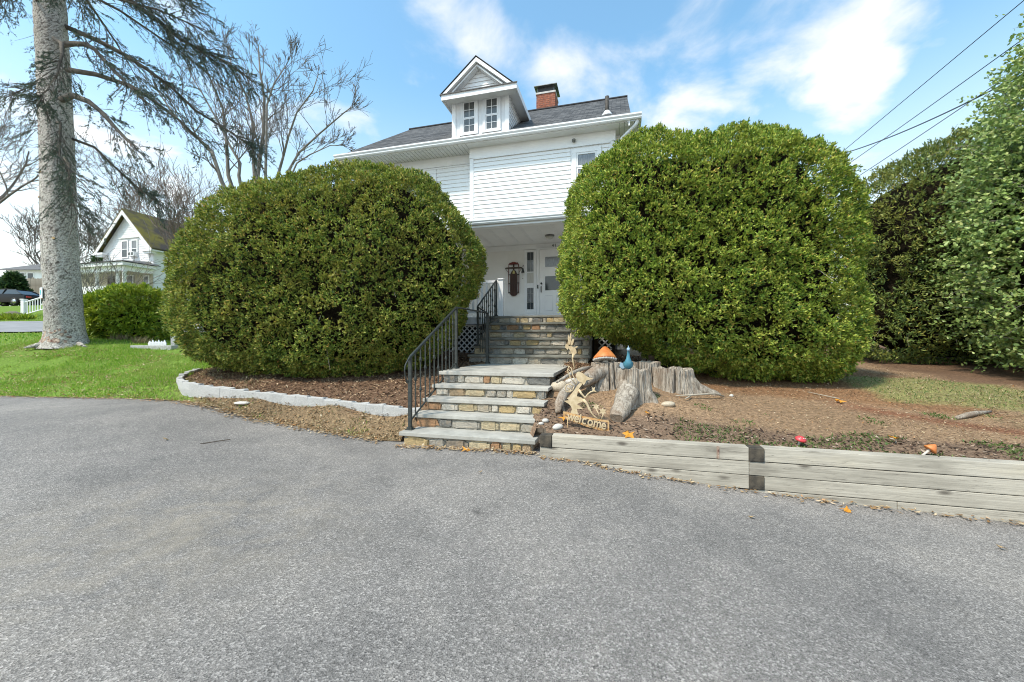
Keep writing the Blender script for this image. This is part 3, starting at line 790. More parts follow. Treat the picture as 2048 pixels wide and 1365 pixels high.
# chimney: every brick real, joined because they are too small to pick out
ch = box("chimney", 'mortar', house, -.235, .415, 4.315, 4.985, 8.2, 9.99)
bk = MB(); z = 8.9; row = 0
while z < 9.97:
    for side in range(4):
        u = -.05 if row % 2 else -.16
        while u < .69:
            a, b = max(u, 0), min(u + .205, .665)
            if b - a > .03:
                e = random.uniform(0, .005)
                if side == 0: bk.box(-.243 + a, -.243 + b, 4.306 - e, 4.330, z, z + .057)
                elif side == 1: bk.box(.400, .424 + e, 4.318 + a, 4.318 + b, z, z + .057)
                elif side == 2: bk.box(-.243 + a, -.243 + b, 4.970, 4.994 + e, z, z + .057)
                else: bk.box(-.245 - e, -.22, 4.318 + a, 4.318 + b, z, z + .057)
            u += .217
    z += .069; row += 1
tag(bk.build("bricks", 'brick', ch), kind='stuff')
box("chimney_crown", 'concrete', ch, -.27, .45, 4.28, 5.02, 9.985, 10.05, .01)
cp = box("chimney_cap", 'cap_metal', ch, -.32, .50, 4.23, 5.07, 10.245, 10.265)
for (x, y) in ((-.20, 4.35), (.38, 4.35), (.38, 4.95), (-.20, 4.95)): MB().box(x-.015, x+.015, y-.015, y+.015, 10.05, 10.245).build("cap_leg", 'cap_metal', ch)
box("spark_screen", 'lead', ch, -.185, .365, 4.362, 4.938, 10.05, 10.244)
box("lead_flashing", 'lead', ch, -.262, .442, 4.290, 5.01, 8.3, 9.36)
# dormer
D0, D1, DT = -1.70, -.135, .20
dz = 6.60; dtop = 7.555
dor = box("dormer", 'trim_worn', house, D0, D1, DT, DT + .09, dz, dtop)
def dwin(s0, s1, z0, z1):
    case = .075
    for a, b in ((s0 - case, s0), (s1, s1 + case)): box("casing", 'trim_worn', dor, a, b, DT - .035, DT - .002, z0 - .02, z1 + .06)
    box("sill", 'trim_worn', dor, s0 - case - .01, s1 + case + .01, DT - .055, DT - .002, z0 - .075, z0 - .022)
    mid = z0 + .47 * (z1 - z0)
    for (a, b, yy) in ((mid + .001, z1, DT - .016), (z0, mid - .001, DT - .010)):
        f = MB()
        f.box(s0 + .002, s0 + .028, yy - .012, yy + .007, a, b); f.box(s1 - .028, s1 - .002, yy - .012, yy + .007, a, b)
        f.box(s0 + .0285, s1 - .0285, yy - .012, yy + .007, b - .022, b); f.box(s0 + .0285, s1 - .0285, yy - .012, yy + .007, a, a + .026)
        f.build("sash", 'trim', dor)
        box("pane", 'dim_glass', dor, s0 + .0288, s1 - .0288, yy - .002, yy + .004, a + .0262, b - .0222)
        box("muntin", 'trim', dor, (s0+s1)/2 - .006, (s0+s1)/2 + .006, yy - .010, yy - .003, a + .027, b - .023)
        box("muntin", 'trim', dor, s0 + .029, s1 - .029, yy - .0092, yy - .0032, (a+b)/2 - .005, (a+b)/2 + .007)
dwin(-1.385, -1.045, 6.69, 7.50); dwin(-.765, -.425, 6.69, 7.50)
box("base_board", 'trim_worn', dor, D0 - .02, D1 + .02, DT - .028, DT - .001, dz - .06, dz + .02)
for (x0, x1) in ((D0 - .005, D0 + .10), (D1 - .10, D1 + .005)): box("corner_board", 'trim', dor, x0, x1, DT - .022, DT - .0015, dz + .0215, dtop - .002)
# side walls
def side_wall(x0, x1):
    t1 = (dtop - 6.235) / sl - .36
    m = MB(); m.prism([(x0, DT + .091, roof_z(DT + .091) - .1), (x0, t1 + .1, dtop), (x0, DT + .091, dtop)], (x1 - x0, 0, 0)); m.build("cheek_wall", 'white', dor)
side_wall(D0 + .001, D0 + .06); side_wall(D1 - .06, D1 - .001)
z = dz + .1
while z < dtop - .02:
    t1 = (z - 6.235) / sl - .36
    if t1 > DT + .2:
        m = MB(); m.prism([(D1, DT + .03, z), (D1 + .02, DT + .03, z), (D1 + .002, DT + .03, z + .105), (D1, DT + .03, z + .105)], (0, t1 - DT + .05, 0)); m.build("plank", 'white', dor)
        m = MB(); m.prism([(D0, DT + .03, z), (D0 - .02, DT + .03, z), (D0 - .002, DT + .03, z + .105), (D0, DT + .03, z + .105)], (0, t1 - DT + .05, 0)); m.build("plank", 'white', dor)
    z += .105
# dormer cornice, pediment and roof
E0, E1, EF = -1.86, .155, -.15
tb = (7.53 - 6.235) / sl - .36
box("cornice_soffit", 'soffit', dor, E0 + .02, E1 - .02, EF + .02, tb, 7.505, 7.53)
box("fascia", 'trim', dor, E0, E1, EF, EF + .0195, 7.44, 7.585)
for (x0, x1) in ((E0, E0 + .0195), (E1 - .0195, E1)): box("side_fascia", 'trim', dor, x0, x1, EF + .02, tb + .05, 7.44, 7.585)
MB().prism([(E0 - .03, EF - .03, 7.590), (E1 + .03, EF - .03, 7.590), (E1 - .10, DT - .06, 7.71), (E0 + .10, DT - .06, 7.71)], (0, 0, -.022)).build("pent_roof", 'lead', dor)
ax_, az_ = (D0 + D1) / 2, 8.44
m = MB(); m.prism([(E0 + .2, DT - .055, 7.66), (E1 - .2, DT - .055, 7.66), (ax_, DT - .055, az_ - .12)], (0, .05, 0)); m.build("pediment", 'white', dor)
z = 7.74
while z < 8.2:
    k = (z - 7.66) / (az_ - .12 - 7.66); hwid = (E1 - E0 - .4) / 2 * (1 - k) - .05
    kt = (z + .1 - 7.66) / (az_ - .12 - 7.66); htop = max((E1 - E0 - .4) / 2 * (1 - kt) - .05, .01)
    if hwid > .06:
        MB().prism([(ax_ - hwid, DT - .078, z), (ax_ + hwid, DT - .078, z), (ax_ + htop, DT - .060, z + .10), (ax_ - htop, DT - .060, z + .10)], (0, .012, 0)).build("plank", 'white', dor)
    z += .105
for sg in (-1, 1):
    xo = ax_ + sg * ((E1 - E0) / 2 - .03); zo = 7.605
    sx = (ax_ - xo); sz = az_ - zo
    # raking trim, two steps, then the sloping roof running back into the main roof
    MB().prism([(xo, EF + .03, zo - .02), (ax_, EF + .03, az_ - .02), (ax_, EF + .03, az_ - .125), (xo - sg * .13, EF + .03, zo)], (0, .18, 0)).build("rake_molding", 'trim', dor)
    MB().prism([(xo - sg * .17, EF + .10, zo - .01), (ax_, EF + .10, az_ - .152), (ax_, EF + .10, az_ - .20), (xo - sg * .235, EF + .10, zo - .01)], (0, .17, 0)).build("rake_molding", 'trim_worn', dor)
    tr = (az_ - 6.235) / sl - .36; te = (zo - 6.235) / sl - .36
    MB().prism([(xo + sg * .02, EF + .015, zo - .018), (ax_, EF + .015, az_ - .003), (ax_, tr + .3, az_ - .003), (xo + sg * .02, te + .2, zo - .018)], (0, 0, .022)).build("dormer_roof", 'shingle', dor)

# porch
box("porch_floor", 'concrete', house, -4.3, 2.55, .06, 2.21, FLOOR - .16, FLOOR - .02)
pc = box("porch_ceiling", 'soffit', house, -4.4, 2.55, .16, 2.2115, CEIL, CEIL + .08)
i = 0; x = -1.6
while x < 2.5:
    for k in range(3): box("ceiling_groove", 'trim_worn', pc, x + k * .035, x + k * .035 + .007, .19, 2.2, CEIL - .004, CEIL - .0005)
    x += .42
beam = box("porch_beam", 'porch_wall', house, -1.12, 2.505, -.02, .155, CEIL + .005, 4.236)
box("beam_lip", 'trim', beam, -1.12, 2.505, -.028, .165, CEIL - .03, CEIL + .004)
gt = MB(); gt.prism([(-1.14, y, z) for y, z in [(-.025, 4.17), (-.085, 4.17), (-.105, 4.20), (-.105, 4.225), (-.125, 4.25), (-.125, 4.275), (-.025, 4.275)]], (3.66, 0, 0)); gt.build("porch_gutter", 'gutter', house)
pw = box("porch_back_wall", 'porch_wall', house, -4.4, 2.55, 2.19, 2.211, FLOOR - .05, CEIL - .002)
box("porch_frieze", 'trim', pw, -4.4, 2.55, 2.172, 2.189, CEIL - .16, CEIL - .004)
# ceiling lamp
cl = MB().lathe([(.13, CEIL), (.125, CEIL - .03), (.10, CEIL - .035)], 18, .74, 1.3).build("ceiling_lamp", 'cap_metal', house, True)
MB().lathe([(.11, CEIL - .036), (.10, CEIL - .075), (.06, CEIL - .105), (.02, CEIL - .112)], 18, .74, 1.3).build("lamp_bowl", 'lamp_glass', cl, True)
# sidelight
sl_ = box("sidelight", 'trim', house, -.178, -.128, 2.150, 2.189, FLOOR + .04, 3.96)
box("jamb", 'trim', sl_, .128, .178, 2.150, 2.189, FLOOR + .04, 3.96)
box("head", 'trim', sl_, -.1275, .1275, 2.150, 2.189, 3.90, 3.96)
box("kick_panel", 'trim', sl_, -.1275, .1275, 2.158, 2.189, FLOOR + .04, 2.16)
for (a, b, g_) in ((2.165, 2.37, 'glass'), (2.38, 2.63, 'curtain'), (2.64, 2.815, 'curtain'), (2.96, 3.27, 'lamp_glass'), (3.31, 3.64, 'curtain'), (3.65, 3.89, 'glass')):
    for (p, q) in ((-.10, -.004), (.004, .10)): box("pane", g_, sl_, p, q, 2.165, 2.172, a, b)
box("stile", 'trim', sl_, -.1275, -.101, 2.156, 2.189, 2.163, 3.898); box("stile", 'trim', sl_, .101, .1275, 2.156, 2.189, 2.163, 3.898)
box("sash_bar", 'trim', sl_, -.1005, .1005, 2.1555, 2.189, 2.818, 2.955); box("sash_bar", 'trim', sl_, -.1005, .1005, 2.1555, 2.189, 3.275, 3.305)
# door and its frame
box("door_casing", 'trim', house, .19, .29, 2.140, 2.189, FLOOR + .02, 4.0)
box("door_casing", 'trim', house, 1.20, 1.30, 2.140, 2.189, FLOOR + .02, 4.0)
box("door_head", 'trim', house, .2905, 1.1995, 2.140, 2.189, 3.955, 4.0)
dr = box("front_door", 'white', house, .293, 1.197, 2.150, 2.189, FLOOR + .06, 3.95)
box("threshold", 'cap_metal', house, .291, 1.199, 2.06, 2.189, FLOOR, FLOOR + .055)
for (a, b, g_) in ((2.72, 3.14, 'glass'), (3.42, 3.72, 'curtain')): box("door_glass", g_, dr, .46, 1.03, 2.143, 2.1495, a, b)
box("glass_label", 'white', dr, .50, .99, 2.143, 2.1495, 3.19, 3.38)
for (a, b) in ((.44, .70), (.79, 1.05)):
    f = MB()
    f.box(a, b, 2.143, 2.1497, 2.10, 2.12); f.box(a, b, 2.143, 2.1497, 2.55, 2.57); f.box(a, a + .02, 2.143, 2.1497, 2.1205, 2.5495); f.box(b - .02, b, 2.143, 2.1497, 2.1205, 2.5495)
    f.build("door_panel", 'trim_worn', dr)
hd = MB().tube([(.345, 2.10, 2.84), (.345, 2.085, 2.80), (.345, 2.085, 2.71), (.345, 2.10, 2.66)], .016, 8).build("door_handle", 'iron', dr, True)
MB().lathe([(.030, -.01), (.030, .012), (.02, .016)], 12).build("deadbolt", 'iron', dr, True, loc=(.345, 2.135, 2.93), rot=(math.pi/2, 0, 0))
box("doorbell", 'iron', house, .215, .255, 2.128, 2.1395, 2.78, 2.89, .004)
# house number
for i, chx in enumerate("41"):
    o = link("house_numeral", text_mesh("house_numeral", chx, .125, .006, 0, 'CENTER'), 'black', house); o.location = (.69 + i * .075, 2.160, 4.018); o.rotation_euler = (math.pi/2, 0, 0)
# porch post, rail and deck edge left of the steps
pp = box("porch_post", 'white', house, -.375, -.255, .06, .18, FLOOR - .02, 2.76)
box("post_cap", 'trim', pp, -.395, -.235, .04, .20, 2.762, 2.80, .008)
pr = box("porch_rail", 'white', house, -4.2, -.376, .085, .155, 2.70, 2.76)
box("bottom_rail", 'white', pr, -4.2, -.376, .09, .15, 1.93, 1.99)
x = -4.1
while x < -.42:
    box("baluster", 'white', pr, x, x + .04, .10, .14, 1.9905, 2.6995); x += .125
box("deck_edge", 'trim_worn', house, -4.3, -.64, .0, .055, 1.63, FLOOR - .02)
box("deck_post", 'dark_wood', house, -.83, -.74, .06, .15, .6, 1.628)
box("deck_post", 'dark_wood', house, 2.03, 2.12, -.02, .055, .55, 1.80)
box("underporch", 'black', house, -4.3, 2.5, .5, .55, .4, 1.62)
def lattice(x0, x1, z0, z1, y):
    la = box("lattice", 'white', house, x0, x1, y - .006, y + .006, z1 - .035, z1)
    st = .15; w = .034
    for sgn, yy in ((1, y - .008), (-1, y + .001)):
        c = x0 - (z1 - z0)
        while c < x1 + (z1 - z0):
            # strip x = c + sgn*(z - z0), clipped to the panel
            lo, hi = z0, z1 - .036
            if sgn > 0: lo = max(lo, z0 + x0 - c); hi = min(hi, z0 + x1 - c)
            else: lo = max(lo, z0 + c - x1); hi = min(hi, z0 + c - x0)
            if hi - lo > .03:
                p = (c + sgn * (lo - z0), lo); q = (c + sgn * (hi - z0), hi)
                MB().prism([(p[0] - w * .7, yy, p[1]), (p[0] + w * .7, yy, p[1]), (q[0] + w * .7, yy, q[1]), (q[0] - w * .7, yy, q[1])], (0, .006, 0)).build("lattice_strip", 'white', la)
            c += st
lattice(-1.9, -.84, .70, 1.62, .10)
lattice(2.13, 2.42, .72, 1.62, .02)

# ------------------------------------------------------------------ front steps
steps_o = empty("front_steps", (*ORG, 0), -ANG)
tag(steps_o, "bluestone steps with fieldstone risers climbing to the porch between the big yews", "steps")
# a few rough stone shapes, shared
stone_me = []
for k in range(7):
    bm = bmesh.new(); bmesh.ops.create_cube(bm, size=1.0)
    bmesh.ops.bevel(bm, geom=bm.edges[:], offset=.13, segments=2, affect='EDGES')
    r_ = random.Random(k)
    for v in bm.verts:
        v.co.x += r_.uniform(-.07, .07); v.co.z += r_.uniform(-.09, .09); v.co.y += r_.uniform(-.22, .12)
    me_ = bpy.data.meshes.new("stone"); bm.to_mesh(me_); bm.free(); me_.materials.append(M['stone'])
    stone_me.append(me_)
def riser(parent_thing, s0, s1, t, z0, z1, wmin=.11, wmax=.30, meshes=None):
    rz = box("riser", 'step_mortar', parent_thing, s0 + .012, s1 - .012, t, t + .10, z0, z1)
    x = s0 + .01
    while x < s1 - .05:
        w = random.uniform(wmin, wmax) if random.random() < .8 else random.uniform(wmin*.6, wmin)
        if s1 - (x + w) < .10: w = s1 - x - .01
        h = (z1 - z0)
        split = random.random() < .14 and h > .1 and w < .2
        rows = [(z0 + .008, z1 - .008)] if not split else [(z0 + .008, z0 + h * .52), (z0 + h * .56, z1 - .008)]
        for (a, b) in rows:
            o = link("stone", random.choice(meshes or stone_me), None, rz)
            o.location = (x + w / 2, t - .004, (a + b) / 2)
            o.scale = ((w - .016) * .98, .05, (b - a) * .98 if (b - a) > .05 else (b - a))
            o.rotation_euler = (random.choice((0, 0, math.pi)), random.uniform(-.03, .03), 0)
        x += w
def tread(name, mat, s0, s1, t0, t1, z, th=.05):
    o = box(name, mat, steps_o, s0, s1, t0, t1, z - th, z, .007)
    bm = bmesh.new(); bm.from_mesh(o.data)
    for v in bm.verts:
        v.co.x += .008 * math.sin(v.co.y * 23 + v.co.x * 3); v.co.y += .004 * math.sin(v.co.x * 9)
    bm.to_mesh(o.data); bm.free()
    return o
LT = [-5.0, -4.66, -4.35, -4.05, -3.77]; LZ = [.01, .19, .36, .53, .715]
SL0, SL1 = -.20, 1.615
z_prev = -.24
for k in range(5):
    t0 = LT[k]; t1 = LT[k+1] + .10 if k < 4 else -1.40
    if k < 4: tread("tread", 'bluestone', SL0, SL1, t0, t1, LZ[k])
    else:
        tread("landing_slab", 'bluestone', SL0 - .03, SL1 + .03, t0, t1, LZ[k], .055)
    riser(steps_o, SL0 + .04, SL1 - .03, t0 + .045, z_prev, LZ[k] - .051, .17, .40)
    z_prev = LZ[k]
for k in range(5):
    x1 = LT[k+1] + .2 if k < 4 else -1.45
    for (a, b) in ((SL0 + .05, SL0 + .25), (SL1 - .25, SL1 - .05)):
        box("side_masonry", 'step_mortar', steps_o, a, b, LT[k] + .146, x1, -.4 + .01 * k, LZ[k] - .056)
UT = [-1.50 + .295 * k for k in range(5)]; UZ = [.905, 1.09, 1.275, 1.46, 1.645]
SU0, SU1 = -.62, 2.02
z_prev = LZ[4] - .02
for k in range(5):
    tread("tread", 'shaded_mossy_tread', SU0, SU1, UT[k], (UT[k+1] + .1 if k < 4 else .06), UZ[k], .048)
    riser(steps_o, SU0 + .03, SU1 - .03, UT[k] + .065, z_prev, UZ[k] - .049, .14, .36)
    z_prev = UZ[k]
    for (a, b) in ((SU0 + .04, SU0 + .2), (SU1 - .2, SU1 - .04)):
        box("side_masonry", 'step_mortar', steps_o, a, b, UT[k] + .166, (UT[k+1] + .2 if k < 4 else .058), .3 + .01 * k, UZ[k] - .052)
riser(steps_o, SU0 + .03, SU1 - .03, .012 - .03, z_prev, FLOOR - .051, .14, .36)
tread("porch_nosing", 'shaded_mossy_tread', SU0, SU1, -.05, .30, FLOOR, .048)

# ------------------------------------------------------------------ iron handrails
def knuckle(p, parent, k=1.0):
    x, y, z = p
    return MB().lathe([(.009*k, -.030*k), (.017*k, -.022*k), (.013*k, -.012*k), (.024*k, 0), (.013*k, .012*k), (.017*k, .022*k), (.009*k, .030*k)], 8).build("collar", 'iron', parent, True, loc=p)
def handrail(label, a, b, za, zb, ha, hb, n, scroll=True, name="iron_handrail", endpost=True):
    """a, b = (s,t) plan ends, za, zb = foot heights of the end posts, ha, hb = rail heights"""
    r = empty(name, (*ORG, 0), -ANG)
    tag(r, label, "handrail", "black iron handrails by the steps")
    P = lambda k: (a[0] + (b[0]-a[0])*k, a[1] + (b[1]-a[1])*k)
    def post(k, z0, z1, w=.021):
        x, y = P(k)
        o = MB().box(x-w, x+w, y-w, y+w, z0, z1).build("post", 'iron', r)
        MB().box(x-.05, x+.05, y-.05, y+.05, z0, z0+.012).box(x-.034, x+.034, y-.034, y+.034, z0+.0125, z0+.035).build("base_plate", 'iron', o)
    post(0, za, ha - .01)
    if endpost: post(1, zb, hb - .01)
    tr = MB(); d_ = Vector((b[0]-a[0], b[1]-a[1], hb-ha)).normalized()
    pts = [(*P(0), ha), (*P(1), hb)]
    if scroll:
        nx_, ny_ = P(0)
        dv = Vector((a[0]-b[0], a[1]-b[1], 0)).normalized()
        for (u, w) in ((.07, -.045), (.13, -.10), (.155, -.17), (.14, -.235), (.11, -.285), (.10, -.32)):
            pts.insert(0, (nx_ + dv.x*u, ny_ + dv.y*u, ha + w))
        c = Vector(pts[0])
        sp = [tuple(c + Vector((dv.x*.028*math.cos(q)*(1-q/9), dv.y*.028*math.cos(q)*(1-q/9), -.028*math.sin(q)*(1-q/9))) - Vector((dv.x*.028, dv.y*.028, 0))) for q in np.linspace(6.5, .3, 9)]
        pts = sp + pts
    tr.tube(pts, [.010] * (len(pts) - 2) + [.021, .021] if scroll else .021, 8, flat=.8)
    tr.build("top_rail", 'iron', r, True)
    lo = MB(); lo.tube([(*P(0), za + (ha-za)*.115), (*P(1), zb + (hb-zb)*.10)], .013, 6); lo.build("bottom_rail", 'iron', r)
    for i in range(1, n):
        k = i / n; x, y = P(k)
        z0 = (za + (ha-za)*.115)*(1-k) + (zb + (hb-zb)*.10)*k; z1 = ha + (hb-ha)*k
        bb = MB().box(x-.0075, x+.0075, y-.0075, y+.0075, z0, z1 - .012).build("baluster", 'iron', r)
        if i % 2: knuckle((x, y, z0 + (z1-z0)*.56), bb, 1.15)
        else:
            knuckle((x, y, z0 + (z1-z0)*.78), bb, 1.15); knuckle((x, y, z0 + (z1-z0)*.30), bb, 1.15)
    return r
low = handrail("black iron handrail with scrolled end on the lower bluestone steps", (-.13, -4.84), (-.19, -3.12), .01, .715, .985, 1.79, 11)
MB().tube([hw_ for hw_ in [(-.19, -3.12, 1.79), (-.19, -2.9, 1.80), (-.14, -1.52, 1.80)]], .015, 8).build("link_bar", 'iron', low, True)
pst = MB().box(-.167, -.113, -1.547, -1.493, .715, 1.80).build("post", 'iron', low)
MB().box(-.20, -.08, -1.58, -1.46, .715, .728).box(-.18, -.10, -1.56, -1.48, .7285, .75).build("base_plate", 'iron', pst)
up_ = handrail("black iron handrail beside the upper steps, ending at the white porch post", (-.47, -1.22), (-.42, .02), 1.09, FLOOR, 1.98, 2.74, 9, scroll=False)
for k in range(1, 4):
    f = k / 4
    MB().box(*( (-.47 + (.33)*f - .007, -.47 + .33*f + .007, -1.22 - .30*f - .007, -1.22 - .30*f + .007, .95, 1.95 - .15*f) )).build("baluster", 'iron', up_)
MB().tube([(-.47, -1.22, 1.96), (-.14, -1.52, 1.80)], .013, 6).build("link_bar", 'iron', up_)

# ------------------------------------------------------------------ timber retaining wall
tw = empty("timber_retaining_wall", (*ORG, 0), -ANG)
tag(tw, "low retaining wall of weathered grey timbers along the right of the driveway", "retaining wall")
TT = -5.13; TZ = .115; TH = .135
def timb(s0, s1, row, mat='timber', y0=0.0, dz_=0.0):
    z1 = TZ - row * (TH + .006) + dz_
    me_ = None
    o = box("timber", mat, tw, s0, s1, TT + y0, TT + .14 + y0, z1 - TH, z1, .006)
    c = Vector(((s0 + s1) / 2, TT + .07, z1 - TH / 2))
    for v in o.data.vertices: v.co -= c
    o.location = c; o.rotation_euler = (0, random.uniform(-.0012, .0012), 0)
    return o
E1s = 3.86      # seam beside the exposed tie end
timb(1.70, 1.835, 0, 'timber_end', -.012)
timb(1.84, E1s - .002, 0); timb(1.70, E1s + .0, 1, dz_=-.001); timb(1.70, E1s + .0, 2); timb(1.70, E1s - .1, 3)
timb(E1s + .001, E1s + .135, 0, 'timber_end', -.012); timb(E1s + .138, 9.6, 0)
timb(E1s + .003, 8.2, 1); timb(8.204, 12, 1)
timb(E1s + .001, E1s + .135, 2, 'timber_end', -.012); timb(E1s + .138, 6.15, 2); timb(6.154, 12, 2)
timb(E1s + .01, 5.1, 3); timb(5.104, 12, 3); timb(7.0, 12, 4)
# fallen gap block in the first course
box("rusty_joint", 'bark_scar', tw, 3.56, 3.585, TT - .004, TT + .004, TZ - TH + .004, TZ - .006)

# ------------------------------------------------------------------ granite edging of the left bed
ge = empty("granite_edging", (0, 0, 0))
tag(ge, "curved row of pale granite blocks edging the mulch bed under the left yew", "edging")
line = [hw(-.22, -4.42)] + [hw(s, -4.45) for s in np.linspace(-.5, -4.2, 18)] + [hw(-4.5, -4.43), hw(-4.8, -4.36), hw(-5.1, -4.23), hw(-5.35, -4.07), hw(-5.55, -3.87), hw(-5.72, -3.62), hw(-5.86, -3.3)]
zt = np.interp(np.linspace(0, 1, 60), np.linspace(0, 1, 7), [.215, .275, .335, .39, .45, .515, .64])
seg = [Vector((x, y)) for x, y in line]
cum = [0]
for a_, b_ in zip(seg[:-1], seg[1:]): cum.append(cum[-1] + (b_ - a_).length)
def along(d_):
    i = max(min(int(np.searchsorted(cum, d_)) - 1, len(seg) - 2), 0)
    k = (d_ - cum[i]) / (cum[i+1] - cum[i]); return seg[i].lerp(seg[i+1], k)
gr_me = []
for k in range(5):
    bm = bmesh.new(); bmesh.ops.create_cube(bm, size=1.0)
    bmesh.ops.subdivide_edges(bm, edges=bm.edges[:], cuts=1, use_grid_fill=True)
    bmesh.ops.bevel(bm, geom=[e for e in bm.edges if e.calc_face_angle(0) > 1], offset=.05, segments=1, affect='EDGES')
    r_ = random.Random(k + 50)
    for v in bm.verts: v.co += Vector((r_.uniform(-.02, .02), r_.uniform(-.06, .06), r_.uniform(-.05, .05)))
    m_ = bpy.data.meshes.new("granite_block"); bm.to_mesh(m_); bm.free(); m_.materials.append(M['granite']); gr_me.append(m_)
dd = 0.0
while dd < cum[-1] - .1:
    L = random.uniform(.22, .30)
    if cum[-1] - dd - L < .1: L = cum[-1] - dd
    p, q = along(dd), along(min(dd + L, cum[-1])); c = (p + q) / 2; ang = math.atan2(q.y - p.y, q.x - p.x)
    zz = float(np.interp((dd + L / 2) / cum[-1], np.linspace(0, 1, 60), zt))
    o = link("granite_block", random.choice(gr_me), None, ge)
    o.location = (c.x, c.y, zz - .115 + random.uniform(-.006, .006)); o.rotation_euler = (random.uniform(-.03, .03), random.uniform(-.02, .02), ang + random.uniform(-.02, .02))
    o.scale = ((q - p).length + .02, .09, .235)
    dd += L

# ------------------------------------------------------------------ stumps and ornaments on the right bank
def gz(x, y): return float(yard_z(x, y)[0])
def stump(label, x, y, rt, ztop, lobes, base=1.45, hollow=.06, seed=1, tilt=0.0, group="old stumps under the right yew"):
    r_ = random.Random(seed); zb = gz(x, y) - .12; seg_ = 150; rings = 24
    V = []; Fc = []
    ph = [r_.uniform(0, 6.28) for _ in range(6)]
    for i in range(rings + 1):
        k = i / rings; z_ = zb + (ztop - zb) * k
        for j in range(seg_):
            th = 2 * math.pi * j / seg_
            rr = rt * (1 + (base - 1) * (1 - k) ** 2.2)
            for (la, ls, lw) in lobes:
                dth = (th - la + math.pi) % (2 * math.pi) - math.pi
                rr += rt * ls * (1 - k) ** 1.6 * math.exp(-(dth / lw) ** 2)
            rr *= 1 + .05 * math.sin(3 * th + ph[0]) + .03 * math.sin(5 * th + ph[1] + 2 * k)
            for cr in (ph[4], ph[5], ph[2], ph[3]):     # drying cracks
                dth = (th - cr + math.pi) % (2 * math.pi) - math.pi
                rr *= 1 - .20 * math.exp(-(dth / .05) ** 2)
            V.append((rr * math.cos(th), rr * math.sin(th), z_))
    Va = np.array(V); Tn = np.stack([np.cos(np.arctan2(Va[:, 1], Va[:, 0])), np.sin(np.arctan2(Va[:, 1], Va[:, 0])), Va[:, 2] * .5], 1)
    nzz = .08 * fbm(Tn, 3.1, 2, seed) + .055 * fbm(Tn, 9, 2, seed + 3) + .075 * fbm(Tn * np.array([1, 1, .35]), 26, 2, seed + 6)
    Va[:, :2] *= (1 + nzz)[:, None]
    kz = (Va[:, 2] - zb) / (ztop - zb); Va[:, 2] += kz ** 3 * (.035 * fbm(Tn * np.array([1, 1, 0]), 2.4, 2, seed + 8) + .012 * fbm(Tn, 12, 1, seed + 9))
    V = [tuple(q) for q in Va]
    for i in range(rings):
        for j in range(seg_):
            j2 = (j + 1) % seg_
            Fc.append((i*seg_+j, i*seg_+j2, (i+1)*seg_+j2, (i+1)*seg_+j))
    last = rings * seg_
    for (f_, dzz) in ((.82, -.004), (.6, -hollow * .6), (.3, -hollow)):
        b_ = len(V)
        for j in range(seg_):
            v = V[rings * seg_ + j]; V.append((v[0]*f_, v[1]*f_, v[2] + dzz + .006 * math.sin(5*j)))
        for j in range(seg_):
            j2 = (j + 1) % seg_; Fc.append((last+j, last+j2, b_+j2, b_+j))
        last = b_
    Fc.append(tuple(last + j for j in range(seg_)))
    o = link("tree_stump", mesh_pd("tree_stump", V, Fc), 'stump', None, (x, y, 0))
    auto_smooth(o.data, 24)
    return tag(o, label, "stump", group)
PI = math.pi
def gnarl(mb, amp=.02, f=12):
    v_ = np.array(mb.v); mb.v = [tuple(q) for q in (v_ + amp * np.stack([fbm(v_, f, 2, 1), fbm(v_, f, 2, 2), fbm(v_, f, 2, 3)], 1))]; return mb
def root(parent, pts, rad, flat=.8, sides=18):
    P_ = [Vector(p) for p in pts]; Q_ = []; R_ = []
    for i in range(len(P_) - 1):
        for k in range(5): Q_.append(P_[i].lerp(P_[i+1], k / 5)); R_.append(rad[i] + (rad[i+1] - rad[i]) * k / 5)
    Q_.append(P_[-1]); R_.append(rad[-1])
    m = MB(); m.tube([q - Vector((parent.location.x, parent.location.y, 0)) for q in Q_], R_, sides, flat=flat)
    o = gnarl(m, .03, 9).build("root", 'stump', parent); auto_smooth(o.data, 50); return o
s1 = stump("sawn grey stump with a thick root toward the driveway, blue bird on it", 1.66, 5.42, .205, .825, [(-.75, .5, .3), (-2.2, .6, .5)], 1.05, .10, 3)
root(s1, [(1.60, 5.40, .62), (1.50, 5.22, .50), (1.38, 5.05, .34), (1.29, 4.93, .23)], [.15, .135, .115, .085])
root(s1, [(1.76, 5.36, .60), (1.86, 5.28, .42), (1.93, 5.22, .28)], [.10, .07, .04])
s2 = stump("grey stump left of the bird stump, orange mushroom ornament on it", 1.46, 6.12, .22, .865, [(-2.6, .8, .5), (-1.7, .35, .5)], 1.2, .05, 5)
root(s2, [(1.36, 6.05, .76), (1.15, 5.88, .66), (.98, 5.74, .56)], [.15, .12, .085])
s3 = stump("wide split grey stump right of the bird stump, root running right", 2.42, 5.98, .27, .785, [(-.35, .7, .45), (-1.2, .2, .4)], 1.1, .12, 8)
root(s3, [(2.55, 5.92, .62), (2.80, 5.86, .48), (3.02, 5.82, .385)], [.15, .10, .05])
stump("low dark stump behind the others beneath the right yew", 2.10, 6.42, .26, .865, [(.5, .4, .5), (1.7, .3, .5)], 1.1, .06, 12)
